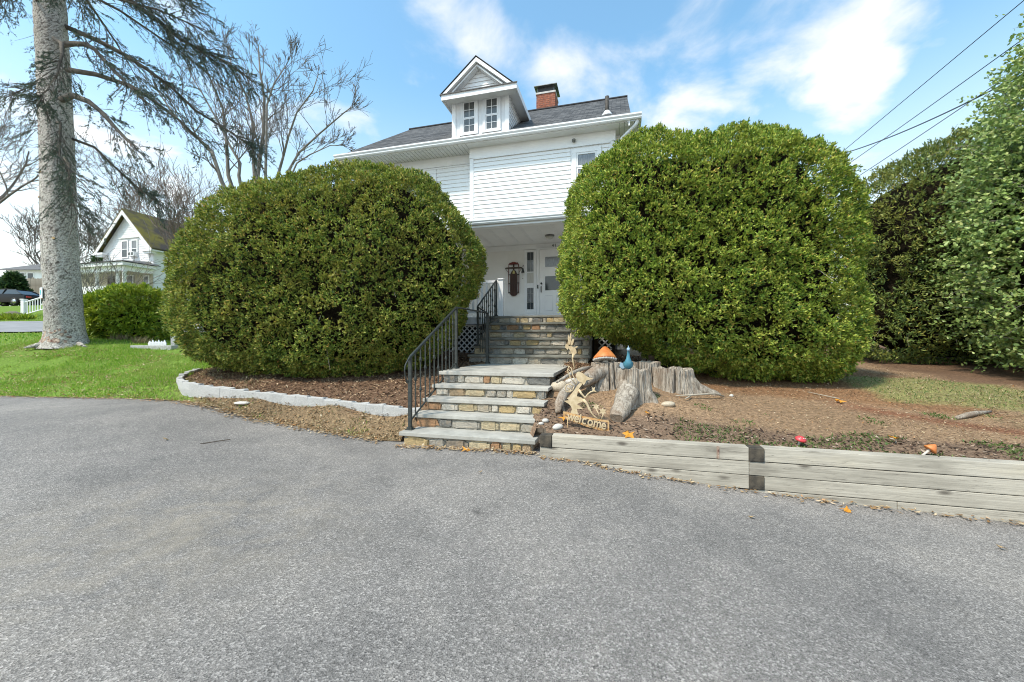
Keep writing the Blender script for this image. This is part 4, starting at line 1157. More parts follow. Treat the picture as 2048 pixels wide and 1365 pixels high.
# a dead root arching down to the lower steps
rt_ = MB(); pts = [(1.22, 5.95, .72), (1.02, 5.75, .66), (.84, 5.60, .57), (.70, 5.45, .47), (.62, 5.28, .36), (.60, 5.18, .27)]
rt_.tube(pts, [.055, .075, .085, .075, .055, .035], 10, flat=.75); rt_.tube([(.72, 5.48, .49), (.66, 5.38, .36), (.69, 5.25, .27)], [.05, .04, .02], 8)
_v = np.array(rt_.v); rt_.v = [tuple(q) for q in (_v + .018 * np.stack([fbm(_v, 14, 2, 1), fbm(_v, 14, 2, 2), fbm(_v, 14, 2, 3)], 1))]
tag(rt_.build("dead_root", 'stump', None, True), "grey dead root arching down beside the lower steps", "root")
rt_ = MB(); rt_.tube([(.62, 5.52, .63), (.85, 5.72, .735), (1.06, 5.92, .79), (1.22, 6.08, .80)], [.018, .026, .03, .022], 8)
tag(rt_.build("dead_branch", 'stump', None, True), "thin dead branch lying over the grey root beside the steps", "branch")
def pebble(name, label, x, y, r, mat, sc=(1, .8, .65), seed=0, cat="stone", rz=0.0, group="loose stones"):
    bm = bmesh.new(); bmesh.ops.create_icosphere(bm, subdivisions=2, radius=1.0)
    r_ = random.Random(seed); a_ = [Vector((r_.uniform(-1, 1), r_.uniform(-1, 1), r_.uniform(-1, 1))).normalized() for _ in range(5)]
    for v in bm.verts:
        n_ = v.co.normalized(); v.co *= 1 + sum(.22 * max(0, n_.dot(q)) ** 3 for q in a_) - .2 * max(0, n_.dot(a_[0])) 
    m_ = bpy.data.meshes.new(name); bm.to_mesh(m_); bm.free()
    o = link(name, m_, mat, None, (x, y, gz(x, y) + r * sc[2] * .55), (0, 0, rz), (r * sc[0], r * sc[1], r * sc[2]))
    auto_smooth(o.data, 60); return tag(o, label, cat, group)
pebble("rock", "rounded cream rock beside the landing edge", .72, 6.00, .125, 'pebble', (1, .8, .8), 1)
pebble("rock", "flat white rock beside the stumps near the landing", .98, 6.20, .13, 'pebble_white', (1.1, .7, .5), 2)
pebble("stone", "oval cream stone lying against the bird stump", 2.02, 5.15, .065, 'pebble', (1.2, .8, .6), 3)
pebble("stone", "white stone just behind the first timber by the steps", .56, 4.85, .05, 'pebble_white', (1.2, .8, .75), 4)
pebble("stone", "small white stone beside the second tread", .42, 5.02, .04, 'pebble_white', (1.1, .8, .7), 5)
pebble("stone", "tiny white stone beside the lowest treads", .36, 4.97, .03, 'pebble_white', (1.1, .8, .7), 6)
pebble("stone", "white pebble at the far end of the forked stick", 3.17, 5.75, .028, 'pebble_white', (1, .8, .8), 7)
pebble("stone", "flat white stone in the dry grass by the driveway", -4.35, 6.42, .10, 'pebble_white', (1.2, .6, .28), 8)
st_ = MB(); g1 = gz(2.35, 5.55) + .02
st_.tube([(2.26, 5.5, g1), (2.55, 5.52, g1 + .01), (2.85, 5.6, g1 + .02), (3.02, 5.68, gz(3.02, 5.68) + .02)], [.008, .014, .015, .010], 6)
st_.tube([(2.48, 5.52, g1), (2.40, 5.42, g1 - .01), (2.33, 5.36, g1 - .02)], [.012, .010, .006], 6)
tag(st_.build("forked_stick", 'twig_pale', None, True), "pale forked stick lying on the bare dirt", "stick")
lg = MB(); lg.tube([(5.64, 5.05, gz(5.64, 5.05) + .02), (5.85, 5.12, gz(5.85, 5.12) + .035), (6.1, 5.22, gz(6.1, 5.22) + .03), (6.35, 5.28, gz(6.35, 5.28) + .02)], [.022, .036, .030, .012], 9)
tag(lg.build("fallen_branch", 'stump', None, True), "short brown fallen branch at the right end of the bank", "branch")
tw1 = MB(); tw1.tube([(4.42, 5.95, gz(4.42, 5.95) + .02), (4.62, 5.62, gz(4.62, 5.62) + .03)], [.005, .008], 5)
tag(tw1.build("twig", 'twig_pale', None, True), "short pale twig on the dirt below the right yew", "twig")

# orange mushroom ornament
mx, my, mz = 1.42, 6.05, .885
mo = empty("mushroom_ornament", (mx, my, mz), .3); mo.rotation_euler = (-.24, .10, .3); tag(mo, "large orange mushroom ornament with striped gills on the left stump", "ornament")
wv = lambda th, z: 1 + .10 * math.cos(th + 2.6) * (1 if z < .1 else .4) + .03 * math.sin(5 * th)
MB().lathe([(.165, .035), (.172, .05), (.150, .085), (.108, .14), (.065, .195), (.036, .225), (.012, .238)], 28, wob=wv).build("cap", 'orange_enamel', mo, True)
gl_ = MB().lathe([(.06, .02), (.135, .008), (.168, .020), (.166, .036), (.150, .046)], 28, wob=wv).build("gills", 'gill', mo, True)
for k in range(28):
    th = 2 * PI * k / 28; w = wv(th, .02)
    MB().tube([(.09*math.cos(th)*w, .09*math.sin(th)*w, .010), (.170*math.cos(th)*w, .170*math.sin(th)*w, .020), (.170*math.cos(th)*w, .170*math.sin(th)*w, .038)], .006, 4).build("gill_ridge", 'stem_white', gl_)
MB().lathe([(.05, -.015), (.04, .01), (.045, .03)], 14).build("stem", 'stem_white', mo, True)
# blue bird
bx_, by_, bz_ = 1.565, 5.36, .775
bird = empty("bird_ornament", (bx_, by_, bz_), -.25); tag(bird, "blue glazed peahen ornament standing on the front stump", "ornament")
MB().tube([(0, .09, .095), (0, .065, .10), (0, .035, .105), (0, 0, .11), (0, -.02, .15), (0, -.018, .19), (0, -.014, .235), (0, -.014, .27), (0, -.022, .295), (0, -.03, .315), (0, -.032, .333)],
          [.012, .048, .064, .066, .046, .029, .020, .017, .016, .020, .010], 16).build("body", 'teal', bird, True)
MB().lathe([(.001, -.026), (.017, -.019), (.023, 0), (.017, .019), (.001, .026)], 12).build("head", 'pale_blue', bird, True, loc=(0, -.034, .315))
MB().tube([(0, -.052, .313), (0, -.075, .305)], [.007, .001], 6).build("beak", 'pale_blue', bird, True)
MB().tube([(0, -.028, .335), (0, -.012, .36)], [.002, .005], 5).build("crest", 'pale_blue', bird)
for sg in (-1, 1):
    MB().prism([(sg*.050, .02, .145), (sg*.060, .06, .12), (sg*.045, .13, .085), (sg*.045, .08, .07), (sg*.052, .02, .09)], (sg*.010, 0, 0)).build("wing", 'teal', bird)
    MB().tube([(sg*.03, .0, .05), (sg*.032, -.004, .02), (sg*.034, -.02, .0)], .005, 6).build("leg", 'stem_white', bird)
MB().prism([(-.10, .10, .13), (-.115, .10, .085), (-.08, .10, .045), (.03, .10, .06), (.03, .10, .11), (-.05, .10, .12)], (0, .03, -.01)).build("tail", 'pale_blue', bird)

# cut-metal fairy with the welcome banner
def outline(o_parent, name, mat, pts, sc_, ox, oz, th=.012, yoff=0.0):
    P3 = [((px_ - ox) * sc_, yoff, (oz - py_) * sc_) for px_, py_ in pts]
    return MB().prism(P3, (0, th, 0)).build(name, mat, o_parent)
def strip(o_parent, name, mat, pts, w, sc_, ox, oz, yoff=.004):
    m = MB(); P3 = [Vector(((px_ - ox) * sc_, yoff, (oz - py_) * sc_)) for px_, py_ in pts]
    m.tube(P3, [w * sc_] * len(P3) if not hasattr(w, '__len__') else [q * sc_ for q in w], 6); return m.build(name, mat, o_parent, True)
k_ = .000775
fx, fy = .86, 4.82
fa = empty("fairy_welcome_sign", (fx, fy, gz(fx, fy) + .04), -.22); tag(fa, "cream metal fairy blowing a dandelion above a welcome banner", "garden sign")
oz_, ox_ = 1075, 800
def OU(n, p, m='fairy', th=.012, y=0.0): return outline(fa, n, m, p, k_, ox_, oz_, th, y)
OU("hair", [(690, 290), (705, 245), (740, 235), (800, 262), (850, 305), (905, 332), (960, 335), (895, 360), (850, 372), (830, 420), (805, 445), (780, 405), (745, 395), (715, 375), (700, 335)])
OU("dress", [(770, 400), (735, 425), (700, 465), (655, 540), (610, 600), (585, 640), (545, 660), (585, 690), (505, 705), (575, 745), (610, 780), (630, 830), (600, 900), (720, 905), (705, 820), (800, 820), (745, 775), (700, 745), (760, 720), (835, 690), (770, 640), (705, 625), (715, 560), (745, 490), (790, 430)], y=.004)
strip(fa, "arm", 'fairy', [(735, 520), (775, 580), (830, 645), (870, 590), (915, 550), (955, 540)], [20, 18, 18, 14, 12, 9], k_, ox_, oz_)
OU("hand", [(930, 455), (950, 490), (985, 470), (975, 515), (1010, 550), (960, 540), (930, 560), (945, 510)], y=.002)
strip(fa, "leg", 'fairy', [(800, 670), (850, 720), (895, 810), (930, 880), (975, 930), (1040, 965)], [26, 22, 18, 14, 13, 8], k_, ox_, oz_)
for nm, pts in (("wing", [(660, 470), (600, 430), (545, 450), (520, 500), (540, 555), (590, 560), (640, 530)]), ("wing", [(690, 440), (600, 330), (560, 220), (580, 150), (620, 190), (640, 290), (700, 400)]), ("wing", [(600, 520), (560, 490), (570, 530), (620, 545)])):
    strip(fa, nm, 'fairy', pts + [pts[0]], 9, k_, ox_, oz_)
for a_ in ((560, 250, 620, 330), (570, 200, 630, 260), (540, 370, 600, 330), (640, 500, 550, 500)): strip(fa, "wing_vein", 'fairy', [(a_[0], a_[1]), (a_[2], a_[3])], 5, k_, ox_, oz_)
for (cx_, cy_, r_) in ((1000, 775, 52), (1100, 845, 60)):
    fl = [(cx_ + r_ * (1 if j % 2 else .55) * math.cos(PI * j / 6), cy_ + r_ * (1 if j % 2 else .55) * math.sin(PI * j / 6)) for j in range(12)]
    OU("flower", fl, th=.010, y=-.003)
strip(fa, "flower_stem", 'fairy', [(1005, 820), (1035, 880), (1050, 960)], 9, k_, ox_, oz_); strip(fa, "flower_stem", 'fairy', [(1110, 890), (1090, 930), (1085, 975)], 9, k_, ox_, oz_)
ban = OU("banner", [(495, 870), (560, 880), (760, 925), (960, 955), (1180, 985), (1178, 1012), (950, 985), (750, 955), (520, 912)], 'fairy_rust', .014)
OU("banner", [(500, 935), (540, 950), (700, 1010), (860, 1060), (1030, 1095), (1190, 1130), (1192, 1165), (1030, 1130), (850, 1090), (690, 1040), (510, 965)], 'fairy_rust', .014)
OU("banner_end", [(1172, 985), (1195, 988), (1198, 1150), (1174, 1150)], 'fairy_rust', .013, .002); OU("banner_end", [(490, 872), (512, 874), (518, 960), (496, 955)], 'fairy_rust', .013, .002)
xx = 548
for chx, adv in zip("welcome", (105, 75, 45, 85, 90, 118, 80)):
    o = link("letter", text_mesh("letter", chx, .155, .006, .002), 'fairy', fa)
    yy = 993 + (xx - 548) * .22
    o.location = ((xx - ox_) * k_, -.004, (oz_ - yy - 2) * k_); o.rotation_euler = (PI/2, .16, 0); o.scale = (.82, 1.0, 1)
    xx += adv
for xk in (560, 1120): strip(fa, "stake", 'fairy_rust', [(xk, 960 + (xk-560)*.3), (xk, 1240)], 6, k_, ox_, oz_)
# small fairy on tiptoe
k2 = .00068
f2x, f2y = 1.13, 7.25
fb = empty("fairy_ornament", (f2x, f2y, gz(f2x, f2y)), -.15); tag(fb, "small cream metal fairy on tiptoe in front of the upper steps", "garden ornament")
ox_, oz_ = 455, 1265
def OV(n, p, th=.012, y=0.0): return outline(fb, n, 'fairy', p, k2, ox_, oz_, th, y)
OV("body", [(330, 620), (290, 590), (320, 690), (380, 790), (400, 850), (480, 850), (520, 790), (500, 700), (440, 650), (380, 620)])
OV("head", [(225, 590), (255, 555), (285, 570), (300, 620), (310, 680), (285, 725), (255, 690), (220, 660)], y=.003)
for p in ([(310, 600), (285, 400), (305, 300), (335, 420), (345, 560)], [(345, 560), (330, 400), (350, 290), (385, 250), (380, 400), (370, 500)], [(360, 600), (385, 480), (410, 425), (460, 430), (440, 520), (400, 600)]): OV("wing", p, y=.006)
OV("arm", [(430, 670), (480, 645), (520, 615), (560, 625), (530, 655), (480, 690)], y=.002); OV("arm", [(380, 780), (340, 820), (310, 790), (325, 830), (390, 810)], y=.004)
strip(fb, "leg", 'fairy', [(440, 840), (415, 950), (440, 1080), (460, 1200), (470, 1270)], [38, 26, 24, 14, 10], k2, ox_, oz_)
OV("base_leaf", [(370, 1230), (400, 1265), (440, 1210), (470, 1270), (500, 1290), (390, 1290)], y=-.004)
# small mushroom ornaments stuck in the soil
def toadstool(label, x, y, h, r, mat, lean, prof):
    t_ = empty("mushroom_stake", (x, y, gz(x, y)), 0); t_.rotation_euler = lean; tag(t_, label, "ornament")
    MB().lathe([(.012, -.02), (.010, h * .5), (.012, h)], 10).build("stem", 'stem_white', t_, True)
    MB().lathe([(r * a, h + b * r) for a, b in prof], 18).build("cap", mat, t_, True)
    return t_
ts = toadstool("small red mushroom ornament with white spots behind the timber wall", 3.02, 4.20, .075, .052, 'red_enamel', (.35, .1, 0), [(.5, -.25), (1.0, -.2), (.95, .1), (.6, .45), (.15, .6)])
for (a_, b_, c_) in ((.0, -.030, .102), (.025, -.02, .098), (-.024, -.022, .1)): MB().lathe([(.001, -.005), (.007, 0), (.001, .005)], 8).build("spot", 'pebble_white', ts, loc=(a_, b_, c_))
toadstool("orange cone mushroom ornament leaning behind the right timbers", 3.92, 3.82, .11, .052, 'orange_enamel', (.15, .75, 0), [(.9, -.15), (1.0, 0), (.62, .6), (.3, 1.05), (.1, 1.25)])

# overhead cables
def cable(label, a, b, sag, r=.012):
    a, b = Vector(a), Vector(b)
    pts = [tuple(a.lerp(b, k) - Vector((0, 0, sag * 4 * k * (1 - k)))) for k in np.linspace(0, 1, 40)]
    tag(MB().tube(pts, r, 5).build("overhead_cable", 'wire', None, True), label, "cable", "overhead cables at upper right")
cable("topmost overhead cable climbing steeply to the upper right corner", (13.16, 17, 8.49), (12.17, 9, 9.4), 0.0, 0.011)
cable("overhead cable second from the top at upper right", (13.37, 17, 8.07), (11.94, 9, 8.31), 0.03, 0.011)
cable("slack thicker overhead cable crossing the other cables at upper right", (13.54, 17.5, 9.17), (12.36, 9.5, 7.66), 0.25, 0.018)
cable("lowest overhead cable passing just above the dark hedge", (12.78, 16, 7.08), (12.36, 9.5, 7.88), 0.03, 0.011)

# ------------------------------------------------------------------ old sled and bell hung on the porch wall
sld = empty("wooden_sled", hw(-.515, 2.15) + (2.58,), -ANG); tag(sld, "old dark wooden sled with red crossbar hung on the porch wall", "sled")
for sg in (-1, 1):
    MB().tube([(sg*.155, 0, .08), (sg*.16, 0, .50), (sg*.165, 0, .82), (sg*.15, -.02, .95), (sg*.11, -.03, 1.02)], .012, 6).build("runner", 'red_paint', sld, True)
    for zz in (.10, .38, .64): MB().box(min(sg*.10, sg*.175), max(sg*.10, sg*.175), -.02, .0, zz, zz+.025).build("runner_bracket", 'iron', sld)
    MB().tube([(sg*.26, -.02, .84), (sg*.165, -.01, .72)], .006, 5).build("brace", 'iron', sld)
MB().prism([(-.115, -.012, .06), (-.07, -.012, .01), (0, -.012, -.005), (.07, -.012, .01), (.115, -.012, .06), (.115, -.012, .66), (.06, -.012, .77), (0, -.012, .80), (-.06, -.012, .77), (-.115, -.012, .66)], (0, .02, 0)).build("deck", 'sled_wood', sld)
MB().prism([(-.035, -.018, .68), (.035, -.018, .68), (.03, -.018, .75), (0, -.018, .79), (-.03, -.018, .75)], (0, .004, 0)).build("emblem", 'brass', sld)
MB().prism([(-.275, -.035, .835), (.275, -.035, .835), (.25, -.035, .875), (0, -.035, .89), (-.25, -.035, .875)], (0, .022, 0)).build("steering_bar", 'dark_wood', sld)
MB().prism([(-.17, -.03, .96), (.17, -.03, .96), (.14, -.03, 1.0), (.03, -.03, 1.04), (-.03, -.03, 1.04), (-.14, -.03, 1.0)], (0, .02, 0)).build("bumper", 'red_paint', sld)
MB().box(-.02, .02, -.025, -.005, .80, .96).build("center_post", 'sled_wood', sld)
bell = empty("wall_bell", hw(-.215, 2.14) + (3.15,), -ANG); tag(bell, "small black bell with pull cord hung between the sled and the sidelight", "bell")
MB().tube([(0, .03, .33), (0, -.01, .36), (0, -.05, .33), (0, -.06, .30)], .008, 6).build("bracket", 'iron', bell, True)
MB().lathe([(.05, .12), (.045, .15), (.03, .19), (.026, .24), (.01, .27)], 12, 0, -.06).build("bell_body", 'iron', bell, True)
MB().tube([(0, -.06, .13), (0, -.06, -.04)], .003, 4).build("pull_cord", 'stem_white', bell); MB().lathe([(.006, -.075), (.014, -.06), (.006, -.04)], 8, 0, -.06).build("cord_knob", 'iron', bell, True)

# ------------------------------------------------------------------ foliage
def unit(a): return a / np.maximum(np.linalg.norm(a, axis=-1, keepdims=True), 1e-9)
def rand_dirs(n): return unit(rng.normal(size=(n, 3)))
def blade_mesh(name, P, Dv, Sv, L, W, curl=0.0):
    """diamond blades: base P, direction Dv, width direction Sv"""
    n = len(P); L = L[:, None]; W = W[:, None]
    nrm = np.cross(Dv, Sv)
    V = np.empty((n, 4, 3), np.float32)
    V[:, 0] = P; V[:, 1] = P + Dv * L * .45 + Sv * W * .5 + nrm * L * curl; V[:, 2] = P + Dv * L; V[:, 3] = P + Dv * L * .45 - Sv * W * .5 + nrm * L * curl
    return mesh_np(name, V.reshape(-1, 3), np.arange(n * 4).reshape(n, 4))
def sprig_blades(P, N, up_w, spread, per, L, W, name, base_rand=.55):
    n = len(P)
    up = np.array([0, 0, 1.0])
    base = unit(N * .9 + up * up_w + rng.normal(size=(n, 3)) * base_rand)
    Pb = np.repeat(P, per, 0); B = np.repeat(base, per, 0)
    along_ = rng.random((n * per, 1))
    Dv = unit(B + rng.normal(size=(n * per, 3)) * spread)
    tgt = unit(np.repeat(N, per, 0) * .55 + up * .75 + rng.normal(size=(n * per, 3)) * .55)
    Sv = unit(np.cross(Dv, tgt))
    Ls = L * rng.uniform(.65, 1.25, n * per); Ws = W * rng.uniform(.7, 1.25, n * per)
    Pb = Pb + B * (along_ * L * .9)
    return blade_mesh(name, Pb, Dv, Sv, Ls, Ws)
def bush_shape(outl, bf, bb, p):
    an = np.array([a for a, r in outl], float); ra = np.array([r for a, r in outl], float)
    an = np.concatenate([an - 360, an, an + 360]); ra = np.concatenate([ra] * 3)
    def r(dv):
        q = np.hypot(dv[:, 0], dv[:, 2]); th = np.degrees(np.arctan2(dv[:, 2], dv[:, 0])) % 360
        rho = np.interp(th, an, ra); b = np.where(dv[:, 1] < 0, bf, bb)
        return ((q / rho) ** p + (np.abs(dv[:, 1]) / b) ** p) ** (-1 / p)
    return r
def bush(name, label, cat, centre, outl, bf, bb, p, n, mat, amp=(.16, .07), per=5, L=.07, W=.024, up_w=.45, gap=-.42, inset=.30, rz=0.0, zmin=None, group=None, twigs=0, seed=0, spread=.65, stem=True, cell=.19):
    root = empty(name, (centre[0], centre[1], 0)); tag(root, label, cat, group)
    c = np.array([0, 0, centre[2]]); wc = np.array(centre)
    rf = bush_shape(outl, bf, bb, p)
    def surf(dv):
        r = rf(dv); P = dv * r[:, None]
        return P
    dv = rand_dirs(int(n * 3.2))
    P = surf(dv); e = .01
    t1 = unit(np.cross(dv, np.array([.3, .2, .93]))); t2 = np.cross(dv, t1)
    A = surf(unit(dv + t1 * e)) - P; B = surf(unit(dv + t2 * e)) - P
    N = np.cross(A, B); N *= np.sign((N * dv).sum(1, keepdims=True)); area = np.linalg.norm(N, axis=1); N = unit(N)
    prob = area / np.percentile(area, 92); prob *= np.where(dv[:, 1] > .35, .25, 1)
    keep = rng.random(len(P)) < prob * .75
    P, N = P[keep][:n], N[keep][:n]
    Q = P + wc
    clump = worley(Q, cell, seed)
    disp = amp[0] * fbm(Q, .95, 2, seed) + amp[1] * fbm(Q, 3.2, 2, seed + 5) + cell * 1.0 * (.45 - clump) + .015 * rng.normal(size=len(P))
    depth = np.where(rng.random(len(P)) < .35, rng.random(len(P)) * inset * .8, 0)
    P = P + N * (disp - depth)[:, None]
    hole = fbm(Q, 2.3, 3, seed + 9)
    keep = (hole > gap + .075 * rng.normal(size=len(P))) & (rng.random(len(P)) > np.clip((clump - .49) * 2.7, 0, .90))
    P, N = P[keep], N[keep]
    if zmin is not None:
        k = (P[:, 2] + centre[2]) > zmin; P, N = P[k], N[k]
    link("foliage", sprig_blades(P + c, N, up_w, spread, per, L, W, "foliage"), mat, root)
    # dense dead interior that keeps light from passing through
    dirs = []; nu, nv = 48, 26
    for i in range(nv + 1):
        ph = PI * i / nv
        for j in range(nu):
            th = 2 * PI * j / nu; dirs.append((math.sin(ph) * math.cos(th), math.sin(ph) * math.sin(th), math.cos(ph)))
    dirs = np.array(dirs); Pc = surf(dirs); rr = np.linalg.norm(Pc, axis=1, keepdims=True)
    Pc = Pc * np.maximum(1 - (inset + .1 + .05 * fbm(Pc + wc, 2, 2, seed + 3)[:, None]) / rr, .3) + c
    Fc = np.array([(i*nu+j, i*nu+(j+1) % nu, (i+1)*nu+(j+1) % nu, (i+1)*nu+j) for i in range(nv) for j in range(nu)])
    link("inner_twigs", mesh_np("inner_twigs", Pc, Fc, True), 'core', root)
    if stem:
        m = MB(); zg = gz(centre[0], centre[1]) - .1
        for k in range(5):
            a_ = random.uniform(-1, 1) * outl[0][1] * .5; b_ = random.uniform(-.4, .4)
            m.tube([(a_ * .7, b_, zg), (a_ * .85, b_, (zg + centre[2]) / 2), (a_, b_, centre[2])], [.09, .07, .05], 7)
        m.build("stems", 'bark_brown', root, True)
    if twigs:
        m = MB(); idx_ = rng.choice(len(P), twigs, replace=False)
        for i in idx_:
            if P[i, 2] > .3: continue
            d_ = unit((N[i] + rng.normal(size=3) * .8 + np.array([0, 0, -.2]))[None])[0]; L_ = rng.uniform(.2, .5)
            s_ = P[i] + c - d_ * .15
            m.tube([s_, s_ + d_ * L_ * .5 + rng.normal(size=3) * .02, s_ + d_ * L_ + rng.normal(size=3) * .04], [.004, .003, .0015], 4, caps=False)
        tag(m.build("bare_twigs", 'twig_pale', root), kind='stuff')
    return root
OL = [(0, 3.08), (10, 3.19), (20, 3.1), (30, 2.97), (40, 2.9), (50, 2.76), (60, 2.55), (70, 2.3), (80, 2.06), (90, 1.97), (100, 1.98), (110, 2.02), (120, 2.1), (130, 2.24), (140, 2.36), (150, 2.32), (160, 2.36), (170, 2.59), (180, 2.85), (190, 2.95), (200, 2.99), (210, 2.9), (220, 2.73), (230, 2.5), (240, 2.34), (250, 2.24), (260, 2.16), (270, 2.07), (280, 2.1), (290, 2.15), (300, 2.3), (310, 2.45), (320, 2.65), (330, 2.8), (340, 2.89), (350, 2.94)]
OR_ = [(0, 2.32), (10, 2.37), (20, 2.34), (30, 2.41), (40, 2.43), (50, 2.45), (60, 2.4), (70, 2.28), (80, 2.15), (90, 2.02), (100, 1.98), (110, 2.03), (120, 2.25), (130, 2.49), (140, 2.62), (150, 2.57), (160, 2.5), (170, 2.45), (180, 2.45), (190, 2.46), (200, 2.6), (210, 2.48), (220, 2.1), (230, 1.9), (240, 1.88), (250, 1.97), (260, 2.01), (270, 2.0), (280, 2.15), (290, 2.38), (300, 2.64), (310, 2.92), (320, 2.98), (330, 2.8), (340, 2.48), (350, 2.32)]
def shrink(o, d, side=None, amt=.0, top=0.0, bump_=None):
    out = []
    for a, r in o:
        k = 0.0
        if side is not None:
            dd_ = abs((a - side + 180) % 360 - 180); k += amt * max(0, math.cos(math.radians(min(dd_, 90))))
        if 20 < a < 160: k += top * math.sin(math.radians(a)) ** 6
        if bump_ is not None:
            k -= bump_[1] * math.exp(-(((a - bump_[0] + 180) % 360 - 180) / 22) ** 2)
        out.append((a, r * (1 - k) - d))
    return out
bush("clipped_yew", "huge rounded clipped yew left of the steps behind the granite edging", "shrub", (-3.84, 8.6, 2.52), OL, 1.75, 1.7, 3.3, 84000, 'yew', L=.054, W=.021, per=5, cell=.18, spread=.5, gap=-.56, seed=1, group="clipped yews beside the steps", twigs=90, amp=(.20, .10))
bush("clipped_yew", "huge rounded clipped yew right of the steps above the stumps", "shrub", (3.45, 7.5, 2.73), OR_, 1.65, 1.6, 3.4, 84000, 'yew_bright', L=.054, W=.021, per=5, cell=.18, spread=.5, gap=-.56, seed=2, group="clipped yews beside the steps", twigs=40, amp=(.16, .09))
OH = [(0, 2.89), (34, 3.48), (56, 3.91), (69, 3.74), (82, 3.35), (92, 3.08), (104, 2.93), (118, 2.84), (131, 2.73), (150, 2.19), (180, 1.93), (222, 2.35), (243, 2.37), (270, 2.23), (300, 2.43), (325, 2.94)]
bush("yew_hedge", "dark shaggy yew hedge at right between the yew and the broadleaf shrub", "hedge", (10.32, 9.6, 2.68), OH, 1.3, 1.6, 2.4, 26000, 'hedge', amp=(.28, .16), cell=.30, L=.09, W=.028, per=5, seed=3, gap=-.35, twigs=500, spread=.7)
OC = [(15, 1.25), (43, 1.31), (64, 1.11), (95, 0.97), (121, 0.94), (145, 1.18), (161, 1.26), (187, 1.26), (216, 1.38), (243, 1.08), (288, 1.02), (322, 1.32), (346, 1.29)]
bush("gold_cypress", "low feathery yellow green cypress shrub beside the spruce trunk", "shrub", (-12.35, 12.8, 1.88), shrink(OC, .08), .95, .9, 2.2, 6500, 'cypress', amp=(.16, .12), L=.13, W=.04, per=6, up_w=.1, seed=4, gap=-.5, inset=.22)

# broadleaf shrub at the right edge
def broadleaf():
    root = empty("broadleaf_shrub", (10.35, 6.6, 0)); tag(root, "tall loose broadleaf shrub with pale green oval leaves at the right edge", "shrub")
    twig = MB(); Pl, Dl, Sl = [], [], []
    C = np.array([10.0, 6.75, 3.0])
    m = MB(); zg = gz(10.3, 6.8) - .1
    limbs = []
    for k in range(9):
        a_ = 2 * PI * k / 9; tip = np.array([1.4 * math.cos(a_), 1.0 * math.sin(a_), random.uniform(3.8, 5.6)])
        m.tube([(.3*math.cos(a_), .25*math.sin(a_), zg), (.7*math.cos(a_), .5*math.sin(a_), 1.8), tuple(tip)], [.05, .035, .012], 6)
    m.build("stems", 'bark_pale', root, True)
    n_sh = 3800
    for i in range(n_sh):
        # start inside the crown, arch outward
        th = rng.uniform(0, 2 * PI); zz = rng.uniform(-2.35, 3.9)
        prof = np.interp(zz, [-2.4, -2.0, -1.2, -.2, 1.0, 2.2, 3.1, 4.0], [1.5, 2.1, 2.55, 2.75, 2.55, 2.15, 1.55, .8])
        st = np.array([math.cos(th) * prof * .68, math.sin(th) * prof * .55, zz])
        out = np.array([math.cos(th), math.sin(th) * .85, .25 + .5 * rng.random()]); out = unit((out + rng.normal(size=3) * .45)[None])[0]
        L_ = rng.uniform(.35, .85) * (1.35 if rng.random() < .10 else 1)
        q = [st]; d_ = out.copy()
        for s_ in range(6):
            d_ = unit((d_ + np.array([0, 0, -.10]) + rng.normal(size=3) * .10)[None])[0]; q.append(q[-1] + d_ * L_ / 6)
        if i % 6 == 0: twig.tube([x + np.array([.1, .15, 3.0]) for x in q], [.006, .006, .005, .005, .004, .003, .002], 3, caps=False)
        for s_ in range(1, 7):
            for sd_ in range(3 if s_ < 6 else 4):
                k = rng.random()
                base = q[s_-1] * (1-k) + q[s_] * k
                dd_ = unit((d_ * .5 + rng.normal(size=3) * .8 + np.array([0, 0, .15]))[None])[0]
                nrm = unit((np.array([0, 0, 1.0]) * .8 + out * .5 + rng.normal(size=3) * .5)[None])[0]
                Pl.append(base); Dl.append(dd_); Sl.append(unit(np.cross(dd_, nrm)[None])[0])
    Pl = np.array(Pl) + np.array([.1, .15, 3.0]); Dl = np.array(Dl); Sl = np.array(Sl); n = len(Pl)
    z_ok = Pl[:, 2] > .62; Pl, Dl, Sl = Pl[z_ok], Dl[z_ok], Sl[z_ok]; n = len(Pl)
    L = rng.uniform(.044, .082, n)[:, None]; W = L * .34; nr = np.cross(Dl, Sl)
    V = np.empty((n, 6, 3), np.float32)
    V[:, 0] = Pl; V[:, 1] = Pl + Dl*L*.35 + Sl*W + nr*L*.10; V[:, 2] = Pl + Dl*L*.72 + Sl*W*.8 + nr*L*.08; V[:, 3] = Pl + Dl*L
    V[:, 4] = Pl + Dl*L*.72 - Sl*W*.8 + nr*L*.08; V[:, 5] = Pl + Dl*L*.35 - Sl*W + nr*L*.10
    b = np.arange(n)[:, None] * 6
    F4 = np.concatenate([b + np.array([0, 1, 2, 3]), b + np.array([0, 3, 4, 5])])
    link("leaves", mesh_np("leaves", V.reshape(-1, 3), F4), 'privet', root)
    tag(twig.build("twigs", 'bark_pale', root), kind='stuff')
    dirs = rand_dirs(10)
    nu, nv = 28, 18; Vc = []
    for i in range(nv + 1):
        z_ = -2.0 + 5.2 * i / nv; pr = np.interp(z_, [-2.4, -1.2, -.2, 1.0, 2.2, 3.1], [.5, 1.2, 1.4, 1.2, .8, .3])
        for j in range(nu): Vc.append((.1 + pr * math.cos(2*PI*j/nu), .15 + pr * .8 * math.sin(2*PI*j/nu), 3.0 + z_))
    Fc = [(i*nu+j, i*nu+(j+1) % nu, (i+1)*nu+(j+1) % nu, (i+1)*nu+j) for i in range(nv) for j in range(nu)]
    Fc.append(tuple(nv*nu+j for j in range(nu)))
    link("inner_twigs", mesh_pd("inner_twigs", Vc, Fc, True), 'core', root)
broadleaf()

